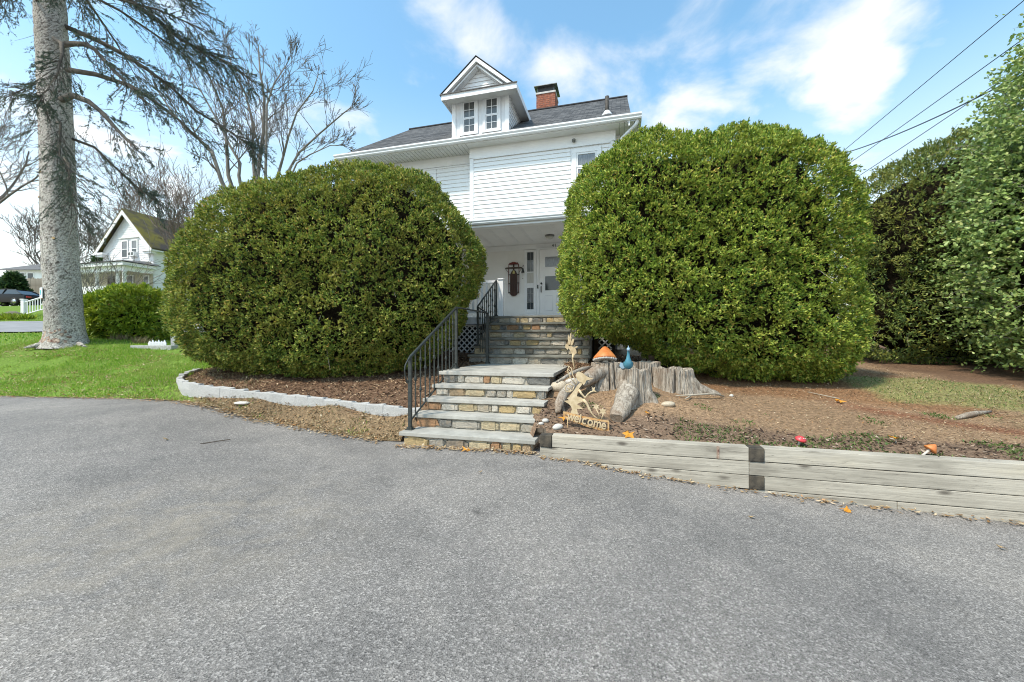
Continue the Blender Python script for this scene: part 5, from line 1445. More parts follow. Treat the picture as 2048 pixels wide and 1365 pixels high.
# ------------------------------------------------------------------ bare trees
def grow(m, p, d_, L, r, lev, rnd, droop=0.0, kids=(3, 5), angle=.6, wob=.18, minr=.004, sides=4, upw=.12):
    n = max(3, int(3 + lev)); pts = [Vector(p)]; d_ = Vector(d_).normalized(); dirs_ = [d_.copy()]
    for i in range(n):
        d_ = (d_ + Vector((rnd.gauss(0, wob), rnd.gauss(0, wob), rnd.gauss(0, wob) + upw - droop))).normalized()
        pts.append(pts[-1] + d_ * L / n); dirs_.append(d_.copy())
    rr = [max(r * (1 - .65 * i / n), minr) for i in range(n + 1)]
    m.tube(pts, rr, max(3, min(sides, 3 + lev)), caps=False)
    if lev <= 0: return
    for _ in range(rnd.randint(*kids)):
        k = rnd.uniform(.25, 1.0); i = min(int(k * n), n - 1)
        q = pts[i].lerp(pts[i+1], k * n - i); ax = dirs_[i].orthogonal().normalized()
        ax = Matrix.Rotation(rnd.uniform(0, 2*PI), 3, dirs_[i]) @ ax
        nd = (dirs_[i] * math.cos(angle) + ax * math.sin(angle) * rnd.uniform(.6, 1.3)).normalized()
        grow(m, q, nd, L * rnd.uniform(.45, .75), rr[i] * .6, lev - 1, rnd, droop, kids, angle, wob, minr, sides, upw)
def bare_tree(label, x, y, h, r, lev, seed, mat='bark', lean=(0, 0), kids=(3, 5), angle=.6, zb=None, minr=.012, group="bare trees beyond the yard", trunk_k=.4):
    rnd = random.Random(seed); zb = gz(x, y) - .2 if zb is None else zb
    root = empty("bare_tree", (x, y, zb)); tag(root, label, "tree", group)
    t_ = MB(); top = Vector((lean[0], lean[1], h * trunk_k))
    t_.tube([(0, 0, 0), tuple(top * .5 + Vector((rnd.uniform(-.1, .1), 0, 0))), tuple(top)], [r * 1.25, r, r * .8], 8); t_.build("trunk", mat, root, True)
    m = MB()
    for k in range(rnd.randint(4, 6)):
        a_ = rnd.uniform(0, 2*PI); d_ = Vector((math.cos(a_) * .55, math.sin(a_) * .55, 1))
        grow(m, top * rnd.uniform(.75, 1.0), d_, h * rnd.uniform(.35, .55), r * .55, lev, rnd, 0, kids, angle, .12, minr)
    tag(m.build("branches", mat, root), kind='stuff')
    return root
# tall many-stemmed tree behind the left yew
ms = empty("multi_stem_tree", (-14.5, 22.5, 1.9)); tag(ms, "tall bare tree with many upright stems behind the left yew", "tree", "bare trees beyond the yard")
STEMS = [[(-15.33, 21, 9.66), (-15.8, 21, 11.13), (-16.54, 21, 11.87), (-17.17, 21, 12.35), (-17.91, 21, 13.27), (-19.1, 21, 14.98)],
 [(-16.03, 22.5, 10.54), (-16.14, 22.5, 12.55), (-16.34, 22.5, 14.33), (-17.13, 22.5, 16.22), (-17.81, 22.5, 18.0)],
 [(-14.75, 21.5, 10.13), (-14.67, 21.5, 10.8), (-15.23, 21.5, 11.75), (-15.88, 21.5, 13.07), (-16.75, 21.5, 14.61), (-17.69, 21.5, 16.12)],
 [(-15.5, 24, 10.86), (-15.62, 24, 12.76), (-15.62, 24, 14.36), (-16.04, 24, 16.05), (-16.76, 24, 17.32), (-17.31, 24, 19.37)],
 [(-14.71, 23, 10.58), (-14.36, 23, 13.21), (-14.3, 23, 15.23), (-14.56, 23, 16.88), (-14.71, 23, 19.04)],
 [(-13.5, 21.8, 9.98), (-13.45, 21.8, 11.89), (-13.42, 21.8, 14.11), (-13.04, 21.8, 15.26), (-11.89, 21.8, 17.02)],
 [(-14.23, 24.2, 11.25), (-13.92, 24.2, 12.34), (-13.59, 24.2, 13.62), (-13.07, 24.2, 15.11), (-12.1, 24.2, 16.39), (-11.58, 24.2, 18.0)],
 [(-12.55, 22.5, 10.94), (-12.04, 22.5, 11.84), (-10.85, 22.5, 12.94), (-9.55, 22.5, 14.05), (-8.68, 22.5, 14.73)],
 [(-11.67, 21.6, 10.85), (-10.96, 21.6, 11.31), (-9.88, 21.6, 11.8), (-8.66, 21.6, 11.8)]]
rnd_ = random.Random(4); off = Vector((-14.5, 22.5, 1.9)); twm = MB()
MB().tube([(0, 0, 0), (.1, 0, 2.5), (0, 0, 5.2)], [.62, .5, .5], 12).build("trunk", 'bark_pale', ms, True)
for i, st in enumerate(STEMS):
    pts = [Vector(p) - off for p in st]; first = pts[0]
    pts = [Vector((0, 0, 4.6)), Vector((first.x * .55, first.y * .6, 4.6 + (first.z - 4.6) * .5))] + pts
    n = len(pts); r0 = (.13, .13, .105, .13, .15, .11, .105, .095, .06)[i]; pts[-1] = pts[-2].lerp(pts[-1], .6)
    rr = [r0 * (1 - .80 * k / (n - 1)) for k in range(n)]
    MB().tube(pts, rr, 8).build("stem", 'bark_pale', ms, True)
    for k in range(2, n - 1):
        for _ in range(rnd_.randint(2, 3)):
            f = rnd_.random(); q = pts[k].lerp(pts[k+1], f); dv_ = (pts[k+1] - pts[k]).normalized()
            sd_ = Vector((rnd_.gauss(0, 1), rnd_.gauss(0, .6), rnd_.uniform(-.1, .6))).normalized()
            grow(twm, q, dv_ * .75 + sd_ * .8, rnd_.uniform(1.1, 2.5) * (1 if k < n - 2 else .55), rr[k] * .42, 3, rnd_, 0, (2, 4), .5, .13, .009, 4, .10)
    dv_ = (pts[-1] - pts[-2]).normalized()
    for _ in range(3): grow(twm, pts[-1], dv_ + Vector((rnd_.gauss(0, .3), rnd_.gauss(0, .3), rnd_.gauss(0, .2))), rnd_.uniform(.3, .6), .018, 2, rnd_, 0, (2, 4), .45, .12, .011, 4, .08)
tag(twm.build("twigs", 'bark', ms), kind='stuff')
bare_tree("twiggy brownish bare tree behind the neighbouring white house's mossy roof", -26.5, 32, 10.5, .20, 4, 21, 'bark_brown', kids=(3, 5), angle=.65, trunk_k=.28)
bare_tree("bare tree with long arching limbs at the left edge beside the spruce trunk", -36, 26, 15.5, .20, 4, 5, 'bark', lean=(.6, 0), kids=(3, 4), angle=.7, trunk_k=.45)
bare_tree("dark bare tree behind the far grey roof, nearest the spruce", -66, 68, 17, .40, 4, 9, 'bark', kids=(3, 4), trunk_k=.3, minr=.03)
bare_tree("dark bare tree behind the far grey roof at the left edge", -75, 66, 16, .36, 4, 10, 'bark', kids=(3, 4), trunk_k=.3, minr=.03)
bare_tree("thin bare tree in the gap between spruce trunk and white neighbouring house", -61, 62, 15.5, .28, 4, 14, 'bark', kids=(3, 4), trunk_k=.3, minr=.025)
bare_tree("bare tree rising right behind the neighbouring white gable", -53, 60, 16.5, .25, 4, 15, 'bark_brown', kids=(3, 4), trunk_k=.3, minr=.025)
# distant wood closing the horizon
dm = MB(); rnd_ = random.Random(77)
for k in range(34):
    x = -150 + k * 6.5 + rnd_.uniform(-2, 2); y = 120 + rnd_.uniform(-12, 14); z0 = 8.0
    dm.tube([(x, y, z0 - 2), (x, y, z0 + 5)], [.35, .25], 4)
    for _ in range(5): grow(dm, (x, y, z0 + rnd_.uniform(2, 5)), (rnd_.gauss(0, .5), rnd_.gauss(0, .5), 1), rnd_.uniform(4, 7), .16, 2, rnd_, 0, (3, 4), .6, .14, .05, 3)
tag(dm.build("distant_wood", 'bark'), "far line of bare trees along the horizon", "wood", kind='stuff')

# ------------------------------------------------------------------ spruce
sp = empty("spruce_tree", (-12.3, 11.0, 1.0)); tag(sp, "tall spruce with thick grey scaly trunk and drooping branches at left", "tree")
V = []; Fc = []; seg_ = 56; zs = np.concatenate([np.linspace(0, 1.2, 14), np.linspace(1.3, 15, 80)])
for z_ in zs:
    cxz = -.20 * (z_ / 4) - .03 * math.sin(z_ * .6)
    r0 = .375 - .0065 * z_ + .17 * math.exp(-z_ / .28)
    for j in range(seg_):
        th = 2*PI*j/seg_
        rr = r0 * (1 + .05 * math.exp(-z_/.5) * math.sin(5*th + 1) + .018 * math.sin(3*th + z_))
        V.append((cxz + rr*math.cos(th), rr*math.sin(th), z_))
V = np.array(V); nz_ = vnoise(V * np.array([1, 1, .7]), 11, 2) * .014 + vnoise(V, 24, 4) * .010
ctr = np.stack([np.repeat([-.20*(z/4) - .03*math.sin(z*.6) for z in zs], seg_), np.zeros(len(V)), V[:, 2]], 1)
V = V + unit(V - ctr) * nz_[:, None]
n_r = len(zs)
Fc = [(i*seg_+j, i*seg_+(j+1) % seg_, (i+1)*seg_+(j+1) % seg_, (i+1)*seg_+j) for i in range(n_r-1) for j in range(seg_)]
link("trunk", mesh_pd("trunk", V, Fc, True), 'spruce_bark', sp)
def trunk_c(z_): return Vector((-.20*(z_/4) - .03*math.sin(z_*.6), 0, z_))
# patch of bare wood at the foot, facing the drive
m = MB(); rnd_ = random.Random(3)
for k in range(26):
    th = rnd_.uniform(-2.3, -.55); z_ = rnd_.uniform(.16, .52); r0 = .375 - .0125*z_ + .17*math.exp(-z_/.28) + .012
    w, h = rnd_.uniform(.03, .07), rnd_.uniform(.03, .07); c0 = trunk_c(z_)
    pts = []
    for q in range(7):
        a_ = 2*PI*q/7; t2 = th + w/r0*math.cos(a_)*rnd_.uniform(.7, 1.2); zz = z_ + h*math.sin(a_)*rnd_.uniform(.7, 1.2)
        r2 = .375 - .0125*zz + .17*math.exp(-zz/.28); r2 = r2*(1 + .05*math.exp(-zz/.5)*math.sin(5*t2+1)) + .013
        pts.append(Vector((c0.x + r2*math.cos(t2), r2*math.sin(t2), zz)))
    m.poly(pts)
m.build("bark_scar", 'bark_scar', sp)
for (th, z_) in ((-1.75, 4.72), (-1.05, 2.95), (-2.0, 4.05), (-1.85, 6.3), (-1.85, 5.95)):
    c0 = trunk_c(z_); r0 = .37 - .0125*z_; dv_ = Vector((math.cos(th), math.sin(th), .15)); p0 = c0 + Vector((math.cos(th)*r0*.9, math.sin(th)*r0*.9, 0))
    kn = MB().tube([p0, p0 + dv_*.085], [.045, .036], 9).build("branch_stub", 'spruce_bark', sp, True)
    MB().tube([p0 + dv_*.0855, p0 + dv_*.091], [.034, .033], 9).build("cut_face", 'cut_wood' if z_ < 5 else 'bark_scar', kn)
for k in range(26):     # small dead knots
    z_ = rnd_.uniform(.9, 8.5); th = rnd_.uniform(-2.9, -.2); c0 = trunk_c(z_); r0 = .375 - .0065*z_; dv_ = Vector((math.cos(th), math.sin(th), .1)); p0 = c0 + Vector((math.cos(th)*r0*.97, math.sin(th)*r0*.97, 0))
    MB().tube([p0, p0 + dv_*rnd_.uniform(.02, .05)], [rnd_.uniform(.016, .026), .010], 7).build("knot", 'limb_bark', sp, True)
# limbs traced in plan and height (offsets from the foot of the tree)
LIMBS = [([(.1, 0, 8.3), (.35, -.15, 8.3), (.95, -.4, 8.1), (1.5, -.7, 7.75), (2.1, -1.0, 7.2), (2.85, -1.2, 6.5), (3.4, -1.3, 6.0)], .075, 1.0),
 ([(.1, 0, 7.7), (.75, .05, 7.6), (1.5, .2, 7.4), (2.1, .3, 7.05), (2.8, .4, 6.5), (3.3, .5, 6.0)], .075, .9),
 ([(.1, -.1, 6.75), (.5, -.3, 6.8), (1.25, -.6, 6.45), (1.8, -.8, 6.05), (2.3, -1.0, 5.6), (2.8, -1.15, 5.15), (3.0, -1.2, 5.0)], .085, .55),
 ([(0, .2, 9.0), (.5, .3, 8.75), (1.05, .5, 8.5), (1.55, .7, 8.2), (2.1, .9, 7.8), (2.7, 1.1, 7.2), (3.7, 1.4, 6.6), (4.1, 1.5, 6.3)], .07, 1.3),
 ([(0, 0, 10.6), (1.4, .2, 9.9), (2.2, .4, 9.35), (2.75, .5, 8.9), (3.3, .6, 8.65), (3.9, .7, 8.4), (4.6, .8, 7.9)], .075, 1.4),
 ([(0, -.2, 8.55), (.65, -.7, 7.9), (1.0, -1.0, 7.4), (1.15, -1.2, 6.95), (1.2, -1.3, 6.6)], .055, .8),
 ([(.15, -.05, 5.6), (.3, -.2, 4.95), (.45, -.35, 4.2), (.65, -.45, 3.85), (.95, -.55, 3.5)], .045, 1.3),
 ([(.15, .1, 5.9), (.45, .3, 5.7), (.8, .5, 5.25), (1.25, .7, 4.75), (1.75, .9, 4.35)], .04, 1.3),
 ([(.1, -.2, 6.2), (.4, -.5, 5.95), (.5, -.6, 5.5), (.6, -.7, 5.0), (.95, -.8, 4.6), (1.3, -.9, 4.3)], .035, 1.2),
 ([(-.2, .1, 8.0), (-.6, .3, 7.8), (-1.1, .4, 7.5), (-1.5, .5, 7.3)], .03, 1.3),
 ([(-.2, -.1, 7.4), (-.55, -.2, 7.2), (-.95, -.3, 6.9), (-1.25, -.35, 6.7)], .025, 1.3),
 ([(-.2, .1, 6.9), (-.5, .2, 6.6), (-.9, .3, 6.35), (-1.2, .35, 6.25)], .02, 1.3),
 ([(0, -.25, 6.9), (.1, -.5, 6.85), (.25, -.75, 6.6), (.35, -.9, 6.3)], .025, 1.6),
 ([(0, 0, 11.2), (1.5, -.5, 10.9), (2.8, -.8, 10.2), (3.8, -1.0, 9.5)], .07, 1.4),
 ([(0, 0, 9.6), (.7, -.9, 9.4), (1.5, -1.5, 8.9), (2.1, -1.9, 8.4)], .055, 1.2),
 ([(-.1, -.1, 9.3), (-.5, -.9, 9.4), (-.9, -1.5, 9.3), (-1.2, -2.0, 9.0)], .05, 1.6),
 ([(-.1, -.2, 9.6), (.2, -1.0, 9.6), (.5, -1.7, 9.25), (.8, -2.3, 8.9)], .05, 1.7),
 ([(-.2, 0, 9.5), (-.9, -.2, 9.6), (-1.6, -.3, 9.35), (-2.1, -.4, 9.0)], .05, 1.5)]
rnd_ = random.Random(12)
for k in range(30):     # whorls above the frame
    z_ = 9.8 + k * .17; a_ = k * 2.4; L_ = 3.6 * (1 - (z_ - 9.6) / 7.5) + .8
    dx, dy = math.cos(a_), math.sin(a_)
    LIMBS.append(([(dx*.2 - .5, dy*.2, z_), (dx*L_*.35 - .5, dy*L_*.35, z_ - .05), (dx*L_*.7 - .5, dy*L_*.7, z_ - .45), (dx*L_ - .5, dy*L_, z_ - 1.0)], .045, .85))
NP, ND, NS, NL = [], [], [], []
tm = MB()
def needles(pts, dens):
    """short flat needles all round a shoot"""
    for a_, b_ in zip(pts[:-1], pts[1:]):
        d_ = (b_ - a_); L_ = d_.length
        if L_ < 1e-4: continue
        d_ = d_ / L_; n = max(1, int(L_ * 150 * dens))
        for _ in range(n):
            q = a_ + d_ * L_ * rnd_.random()
            sd_ = Vector((rnd_.gauss(0, 1), rnd_.gauss(0, 1), rnd_.gauss(0, 1))); sd_ -= d_ * sd_.dot(d_)
            if sd_.length < 1e-3: continue
            sd_.normalize(); nd = (d_ * .9 + sd_ * .8).normalized()
            NP.append(q); ND.append(nd); NS.append(nd.cross(sd_).normalized()); NL.append(rnd_.uniform(.036, .062))
for (pl, r0, dn) in LIMBS:
    pts = [Vector(p) for p in pl]; pts[0] = trunk_c(pts[0].z + .05); n = len(pts)
    rr = [r0 * (1 - .75 * i / (n - 1)) for i in range(n)]
    MB().tube(pts, rr, 8).build("limb", 'limb_bark', sp, True)
    tot = sum((b_ - a_).length for a_, b_ in zip(pts[:-1], pts[1:]))
    for _ in range(int(tot * 14 * dn)):
        k = rnd_.uniform(.18, 1.0) ** .8 * (n - 1); i = min(int(k), n - 2); q = pts[i].lerp(pts[i+1], k - i); d_ = (pts[i+1] - pts[i]).normalized()
        sd_ = Vector((rnd_.gauss(0, 1), rnd_.gauss(0, 1), rnd_.gauss(-.1, .45))); sd_ -= d_ * sd_.dot(d_); sd_.normalize()
        L_ = rnd_.uniform(.35, 1.15); e = d_ * .95 + sd_ * .62; bp = [q]
        for s_ in range(5):
            e = (e + Vector((rnd_.gauss(0, .10), rnd_.gauss(0, .10), rnd_.gauss(-.06, .08)))).normalized(); bp.append(bp[-1] + e * L_ / 5)
        tm.tube(bp, [.010, .008, .007, .006, .004, .003], 3, caps=False)
        bare = rnd_.random() < .38
        if not bare: needles(bp[3:], .6)
        for s_ in range(2, 6):
            for _2 in range(2):
                if bare and rnd_.random() < .7: continue
                e2 = (e + Vector((rnd_.gauss(0, .55), rnd_.gauss(0, .55), rnd_.gauss(-.1, .35)))).normalized(); L2 = rnd_.uniform(.08, .20)
                q2 = bp[s_] + e2 * L2; needles([bp[s_], q2], .62 if not bare else .25)
NP = np.array(NP); ND = np.array(ND); NS = np.array(NS); NL = np.array(NL)
link("needles", blade_mesh("needles", NP, ND, NS, NL, NL * .32), 'spruce', sp)
tag(tm.build("branchlets", 'limb_bark', sp), kind='stuff')
for k in range(5):
    a_ = -2.2 + k * .5; MB().tube([(.4*math.cos(a_) - .0, .4*math.sin(a_), .12), (.75*math.cos(a_), .75*math.sin(a_), .02 - .1*k % .1)], [.09, .02], 7).build("root_flare", 'spruce_bark', sp, True) if k in (0, 4) else None

# ------------------------------------------------------------------ ground cover
def scatter(n, x0, x1, y0, y1, cond):
    x = rng.uniform(x0, x1, n); y = rng.uniform(y0, y1, n)
    ok = (y > edge_y(x) + .01) & cond(x, y); x, y = x[ok], y[ok]
    return x, y, yard_z(x, y)
def flat_bits(name, x, y, z, L, W, mat, label, cat, tilt=.35):
    n = len(x); th = rng.uniform(0, 2*PI, n)
    Dv = unit(np.stack([np.cos(th), np.sin(th), rng.normal(0, tilt, n)], 1)); Sv = unit(np.cross(Dv, unit(np.stack([rng.normal(0, tilt, n), rng.normal(0, tilt, n), np.ones(n)], 1))))
    P = np.stack([x, y, z + rng.uniform(.003, .016, n)], 1)
    Ls = L * rng.uniform(.5, 1.6, n); Ws = np.minimum(W * rng.uniform(.5, 1.6, n), Ls * .8)
    o = link(name, blade_mesh(name, P, Dv, Sv, Ls, Ws, .05), mat)
    return tag(o, label, cat, kind='stuff')
def grass_blades(name, x, y, z, L, W, mat, label, cat, lean=.45):
    n = len(x)
    Dv = unit(np.stack([rng.normal(0, lean, n), rng.normal(0, lean, n), np.ones(n)], 1)); Sv = unit(np.cross(Dv, rand_dirs(n)))
    o = link(name, blade_mesh(name, np.stack([x, y, z - .005], 1), Dv, Sv, L * rng.uniform(.5, 1.4, n), W * rng.uniform(.7, 1.3, n)), mat)
    return tag(o, label, cat, kind='stuff')
zn = lambda *ids: (lambda x, y: np.isin(soil_zone(x + .10*np.sin(7*y), y + .10*np.sin(6*x)), ids))
P3 = lambda x, y: np.stack([x, y, 0*x], 1)
lawn = lambda x, y: zn(0)(x, y) & (fbm(P3(x, y), 1.3, 3, 31) > -.20 + .25*rng.normal(size=len(x))*.5) & ~((y > 16.1) & (y < 23.1))
x, y, z = scatter(120000, -15, -4.6, 6.6, 13.5, lawn)
grass_blades("lawn_grass", x, y, z, .062, .011, 'grass', "short green lawn grass on the slope at left", "grass")
x, y, z = scatter(40000, -34, -9, 12, 33, lambda x, y: zn(0)(x, y) & ~((y > 16.0) & (y < 23.2)))
grass_blades("far_grass", x, y, z, .09, .03, 'grass', "lawn grass around the street beyond the spruce", "grass")
x, y, z = scatter(9000, -7.6, -4.4, 6.4, 8.4, lambda x, y: rng.random(len(x)) < .5)
grass_blades("edge_grass", x, y, z, .05, .010, 'dry_grass', "dry grass where the lawn thins out beside the bed", "grass", .9)
x, y, z = scatter(16000, -6.0, -1.3, 5.3, 7.8, lambda x, y: zn(3)(x, y) & (fbm(P3(x, y), 1.9, 2, 41) > -.15))
grass_blades("bank_grass", x, y, z, .055, .010, 'dry_grass', "dry tan grass on the bank below the granite edging", "grass", 1.0)
x, y, z = scatter(9000, -6.0, -1.3, 5.3, 7.8, lambda x, y: zn(3)(x, y) & (fbm(P3(x, y), 2.4, 2, 43) > .30))
grass_blades("bank_tufts", x, y, z, .055, .010, 'grass', "green grass tufts on the bank below the granite edging", "grass", .7)
x, y, z = scatter(16000, -14.5, -4.6, 6.8, 13, lambda x, y: zn(0)(x, y) & (fbm(P3(x, y), 1.4, 2, 47) > .12))
flat_bits("lawn_litter", x, y, z + .02, .05, .018, 'litter', "tan dead leaves lying in the lawn", "leaf litter")
x, y, z = scatter(14000, -6.6, -1.2, 5.3, 8.2, zn(3))
flat_bits("bank_litter", x, y, z + .006, .045, .018, 'litter', "dead leaves and wood chips on the dry bank", "leaf litter")
x, y, z = scatter(26000, -7.5, -.4, 5.8, 10, zn(1))
flat_bits("bed_mulch", x, y, z, .06, .020, 'chips', "reddish bark mulch under the left yew", "mulch")
x, y, z = scatter(16000, .4, 3.6, 5.6, 10, zn(1))
flat_bits("step_mulch", x, y, z, .05, .018, 'chips', "reddish bark mulch beside the landing and stumps", "mulch")
x, y, z = scatter(15000, .3, 8.5, 2.6, 6.4, zn(4))
flat_bits("timber_mulch", x, y, z, .055, .018, 'dark_chips', "dark shredded mulch behind the timber wall", "mulch")
x, y, z = scatter(15000, .8, 9, 3, 9, zn(2, 5, 6))
flat_bits("dirt_litter", x, y, z, .030, .010, 'litter', "tan wood bits scattered on the bare dirt bank", "leaf litter")
x, y, z = scatter(26000, 2.6, 9, 4.2, 9.5, lambda x, y: zn(5)(x, y) | (zn(2)(x, y) & (fbm(P3(x, y), 1.3, 3, 51) > .12)))
flat_bits("fallen_needles", x, y, z, .032, .006, 'chips', "rusty fallen needles under the right yew", "needles", .2)
x, y, z = scatter(46000, .9, 9, 2.8, 7.2, lambda x, y: (zn(4)(x, y) & (fbm(P3(x, y), 1.9, 2, 53) > -.06)) | (zn(2)(x, y) & (fbm(P3(x, y), 2.6, 2, 57) > .50)))
grass_blades("weeds", x, y, z, .042, .013, 'weed', "low green weeds along the top of the timber wall", "weeds", 1.1)
x, y, z = scatter(4500, 5.5, 9.5, 5.2, 8.6, zn(6))
grass_blades("thin_grass", x, y, z, .04, .010, 'dry_grass', "thin yellow grass at the foot of the dark hedge", "grass", .8)
x, y, z = scatter(6000, 5.5, 9.5, 5.2, 8.6, zn(6))
grass_blades("thin_green_grass", x, y, z, .04, .010, 'weed', "thin green grass at the foot of the dark hedge", "grass", .8)
x, y, z = scatter(5000, 6.0, 10, 3.2, 6.0, lambda x, y: y > edge_y(x) + .2)
flat_bits("straw", x, y, z + .02, .10, .006, 'dry_grass', "pale straw and twigs at the right end of the bank", "straw")
# leaves swept to the foot of the wall, the edge and the drive
def on_drive(n, pts, wob):
    i = rng.integers(0, len(pts) - 1, n); k = rng.random(n); A = np.array(pts)
    p = A[i] * (1-k)[:, None] + A[i+1] * k[:, None]; p = p + np.abs(rng.normal(0, wob, (n, 1))) * np.array([-.1, -1.0])
    return p[:, 0], p[:, 1], asph_z(p[:, 0], p[:, 1]) + .012
x, y, z = on_drive(420, [hw(s, -5.15) for s in (1.7, 3, 5, 7.5)], .05); flat_bits("wall_foot_litter", x, y, z, .045, .02, 'litter', "brown leaf bits along the foot of the timber wall", "leaf litter", .15)
x, y, z = on_drive(500, [(-1.5, 5.18), (-.6, 4.93), (.3, 4.7)], .06); flat_bits("step_foot_litter", x, y, z, .045, .02, 'litter', "orange brown leaf bits at the foot of the steps", "leaf litter", .15)
x, y, z = on_drive(1500, [(a, b) for a, b, c in EDGE_L[1:]], .09); flat_bits("drive_edge_litter", x, y, z, .05, .018, 'litter', "tan leaf bits along the driveway edge below the lawn", "leaf litter", .15)
# single leaves one can pick out
def leaf_mesh(n_l, r):
    V = []; 
    for j in range(2 * n_l):
        a_ = PI * j / n_l; rr = r * (1 if j % 2 == 0 else .42) * (1 - .25 * math.cos(a_))
        V.append((rr * math.cos(a_), rr * math.sin(a_), .012 * math.sin(3 * a_) * (r / .05)))
    V.append((0, 0, .006)); c = len(V) - 1
    return mesh_pd("maple_leaf", V, [(j, (j+1) % (2*n_l), c) for j in range(2*n_l)])
lm = leaf_mesh(5, .055); lm.materials.append(M['orange_leaf'])
lt = leaf_mesh(4, .035); lt.materials.append(M['litter'])
def leaf(label, x, y, me_, s=1.0, drive=False, up=0.0):
    z_ = (float(asph_z(x, y)[0]) + .018) if drive else gz(x, y) + .035 + up
    o = link("fallen_leaf", me_, None, None, (x, y, z_), (rng.normal(0, .3), rng.normal(0, .3), rng.uniform(0, 6)), (s, s, s)); tag(o, label, "leaf", "fallen leaves")
leaf("orange maple leaf on the reddish dirt below the right yew", 4.52, 5.5, lm, 1.3)
leaf("orange maple leaf at the top right of the timber wall", 6.55, 4.95, lm, 1.6)
leaf("orange maple leaf beside the left end of the welcome banner", .66, 5.0, lm, 1.3, up=.02)
leaf("rust orange leaf standing by the timber wall right of the welcome banner", 1.32, 4.50, lm, 1.5, up=.04)
leaf("small yellow orange leaf beside the front stump root", 1.68, 4.95, lm, .9)
leaf("yellow leaf above the orange cone mushroom", 3.98, 4.15, lm, .9, up=.03)
leaf("orange leaf on the driveway at the foot of the lowest step", -.55, 4.83, lm, 1.2, True)
leaf("orange leaf on the driveway below the right timbers", 3.05, 3.62, lm, 1.0, True)
leaf("tan leaf alone on the driveway at left", -4.15, 4.78, lt, 1.0, True)
leaf("tan leaf on the driveway in front of the tie ends", 2.02, 3.35, lt, 1.0, True)
leaf("dark curled leaf on the driveway at far right", 3.72, 3.02, lt, 1.0, True)
leaf("tiny brown leaf on the driveway below the steps", -.32, 4.0, lt, .8, True)
sk = MB(); zz = float(asph_z(-3.6, 4.6)[0]) + .015; sk.tube([(-3.72, 4.75, zz), (-3.5, 4.95, zz + .005)], .005, 4); tag(sk.build("stick", 'twig'), "thin dark stick on the driveway at left", "stick")

# dead ornamental grass and white ornaments by the cypress
for i, (cx_, cy_) in enumerate([(-11.75, 11.9), (-10.95, 11.75)]):
    n = 130; a_ = rng.uniform(0, 2*PI, n); Dv = unit(np.stack([np.cos(a_)*.5, np.sin(a_)*.5, np.ones(n)], 1)); Sv = unit(np.cross(Dv, rand_dirs(n)))
    P = np.stack([cx_ + rng.normal(0, .14, n), cy_ + rng.normal(0, .05, n), np.full(n, gz(cx_, cy_) - .01)], 1)
    tag(link("dead_grass_clump", blade_mesh("dead_grass_clump", P, Dv, Sv, rng.uniform(.12, .30, n), np.full(n, .014)), 'dry_grass'), ("clump of dead tan grass between spruce trunk and cypress", "clump of dead tan grass in front of the cypress")[i], "grass clump", "dead grass clumps")
zz = gz(-10.2, 11.2)
o = box("granite_slab", 'granite', None, -10.65, -9.5, 11.1, 11.35, zz - .12, zz + .09, .01); tag(o, "pale granite slab in the lawn beside the left yew", "slab")
wf = empty("white_edging", (-10.2, 11.45, zz + .02)); tag(wf, "low white scalloped garden edging behind the granite slab", "edging")
for k in range(6): MB().prism([(k*.085 - .26, 0, 0), (k*.085 - .18, 0, 0), (k*.085 - .17, 0, .13), (k*.085 - .22, 0, .20 + .03*(k % 2)), (k*.085 - .27, 0, .13)], (0, .02, 0)).build("picket", 'white', wf)
o = box("white_post", 'granite', None, -9.86, -9.74, 11.5, 11.6, zz - .1, zz + .36, .01); tag(o, "short pale stone post beside the left yew", "post")

# ------------------------------------------------------------------ neighbour's house
NX, NY, NZ = -31.5, 35.0, 4.2
nb = empty("neighbour_house", (NX, NY, 0), -ANG); tag(nb, "white gabled neighbouring house with mossy roof and columned porch", "house")
wl_ = MB(); WD = 6.3
wl_.prism([(-WD, 0, NZ), (0, 0, NZ), (0, 0, 9.55), (-WD/2, 0, 12.75), (-WD, 0, 9.55)], (0, 9, 0)); wl_.build("wall", 'siding_far', nb)
z = 8.0
nbm = clap_mesh(.2, "plank"); nbm.materials.clear(); nbm.materials.append(M['siding_far'])
while z < 12.4:
    hwid = WD/2 - .05 if z < 9.4 else (12.75 - z - .25) / 3.2 * WD/2
    if hwid > .2:
        o = link("plank", nbm, None, nb, (-WD/2 - hwid, -.004, z)); o.scale = (2*hwid, 1, 1)
    z += .2
z = 4.6
while z < 9.4:
    o = link("plank", nbm, None, nb, (.004, .05, z), (0, 0, PI/2)); o.scale = (8.9, 1, 1); z += .2
def slope_sheet(name, mat, parent, a, b, c, d_, th=.14):
    m = MB(); m.prism([a, b, c, d_], (0, 0, -th)); return m.build(name, mat, parent)
slope_sheet("roof", 'moss_roof', nb, (-WD/2, -.45, 13.02), (.5, -.45, 9.30), (.5, 9.3, 9.30), (-WD/2, 9.3, 13.02))
slope_sheet("roof", 'moss_roof', nb, (-WD/2, -.45, 13.02), (-WD/2, 9.3, 13.02), (-WD - .5, 9.3, 9.30), (-WD - .5, -.45, 9.30))
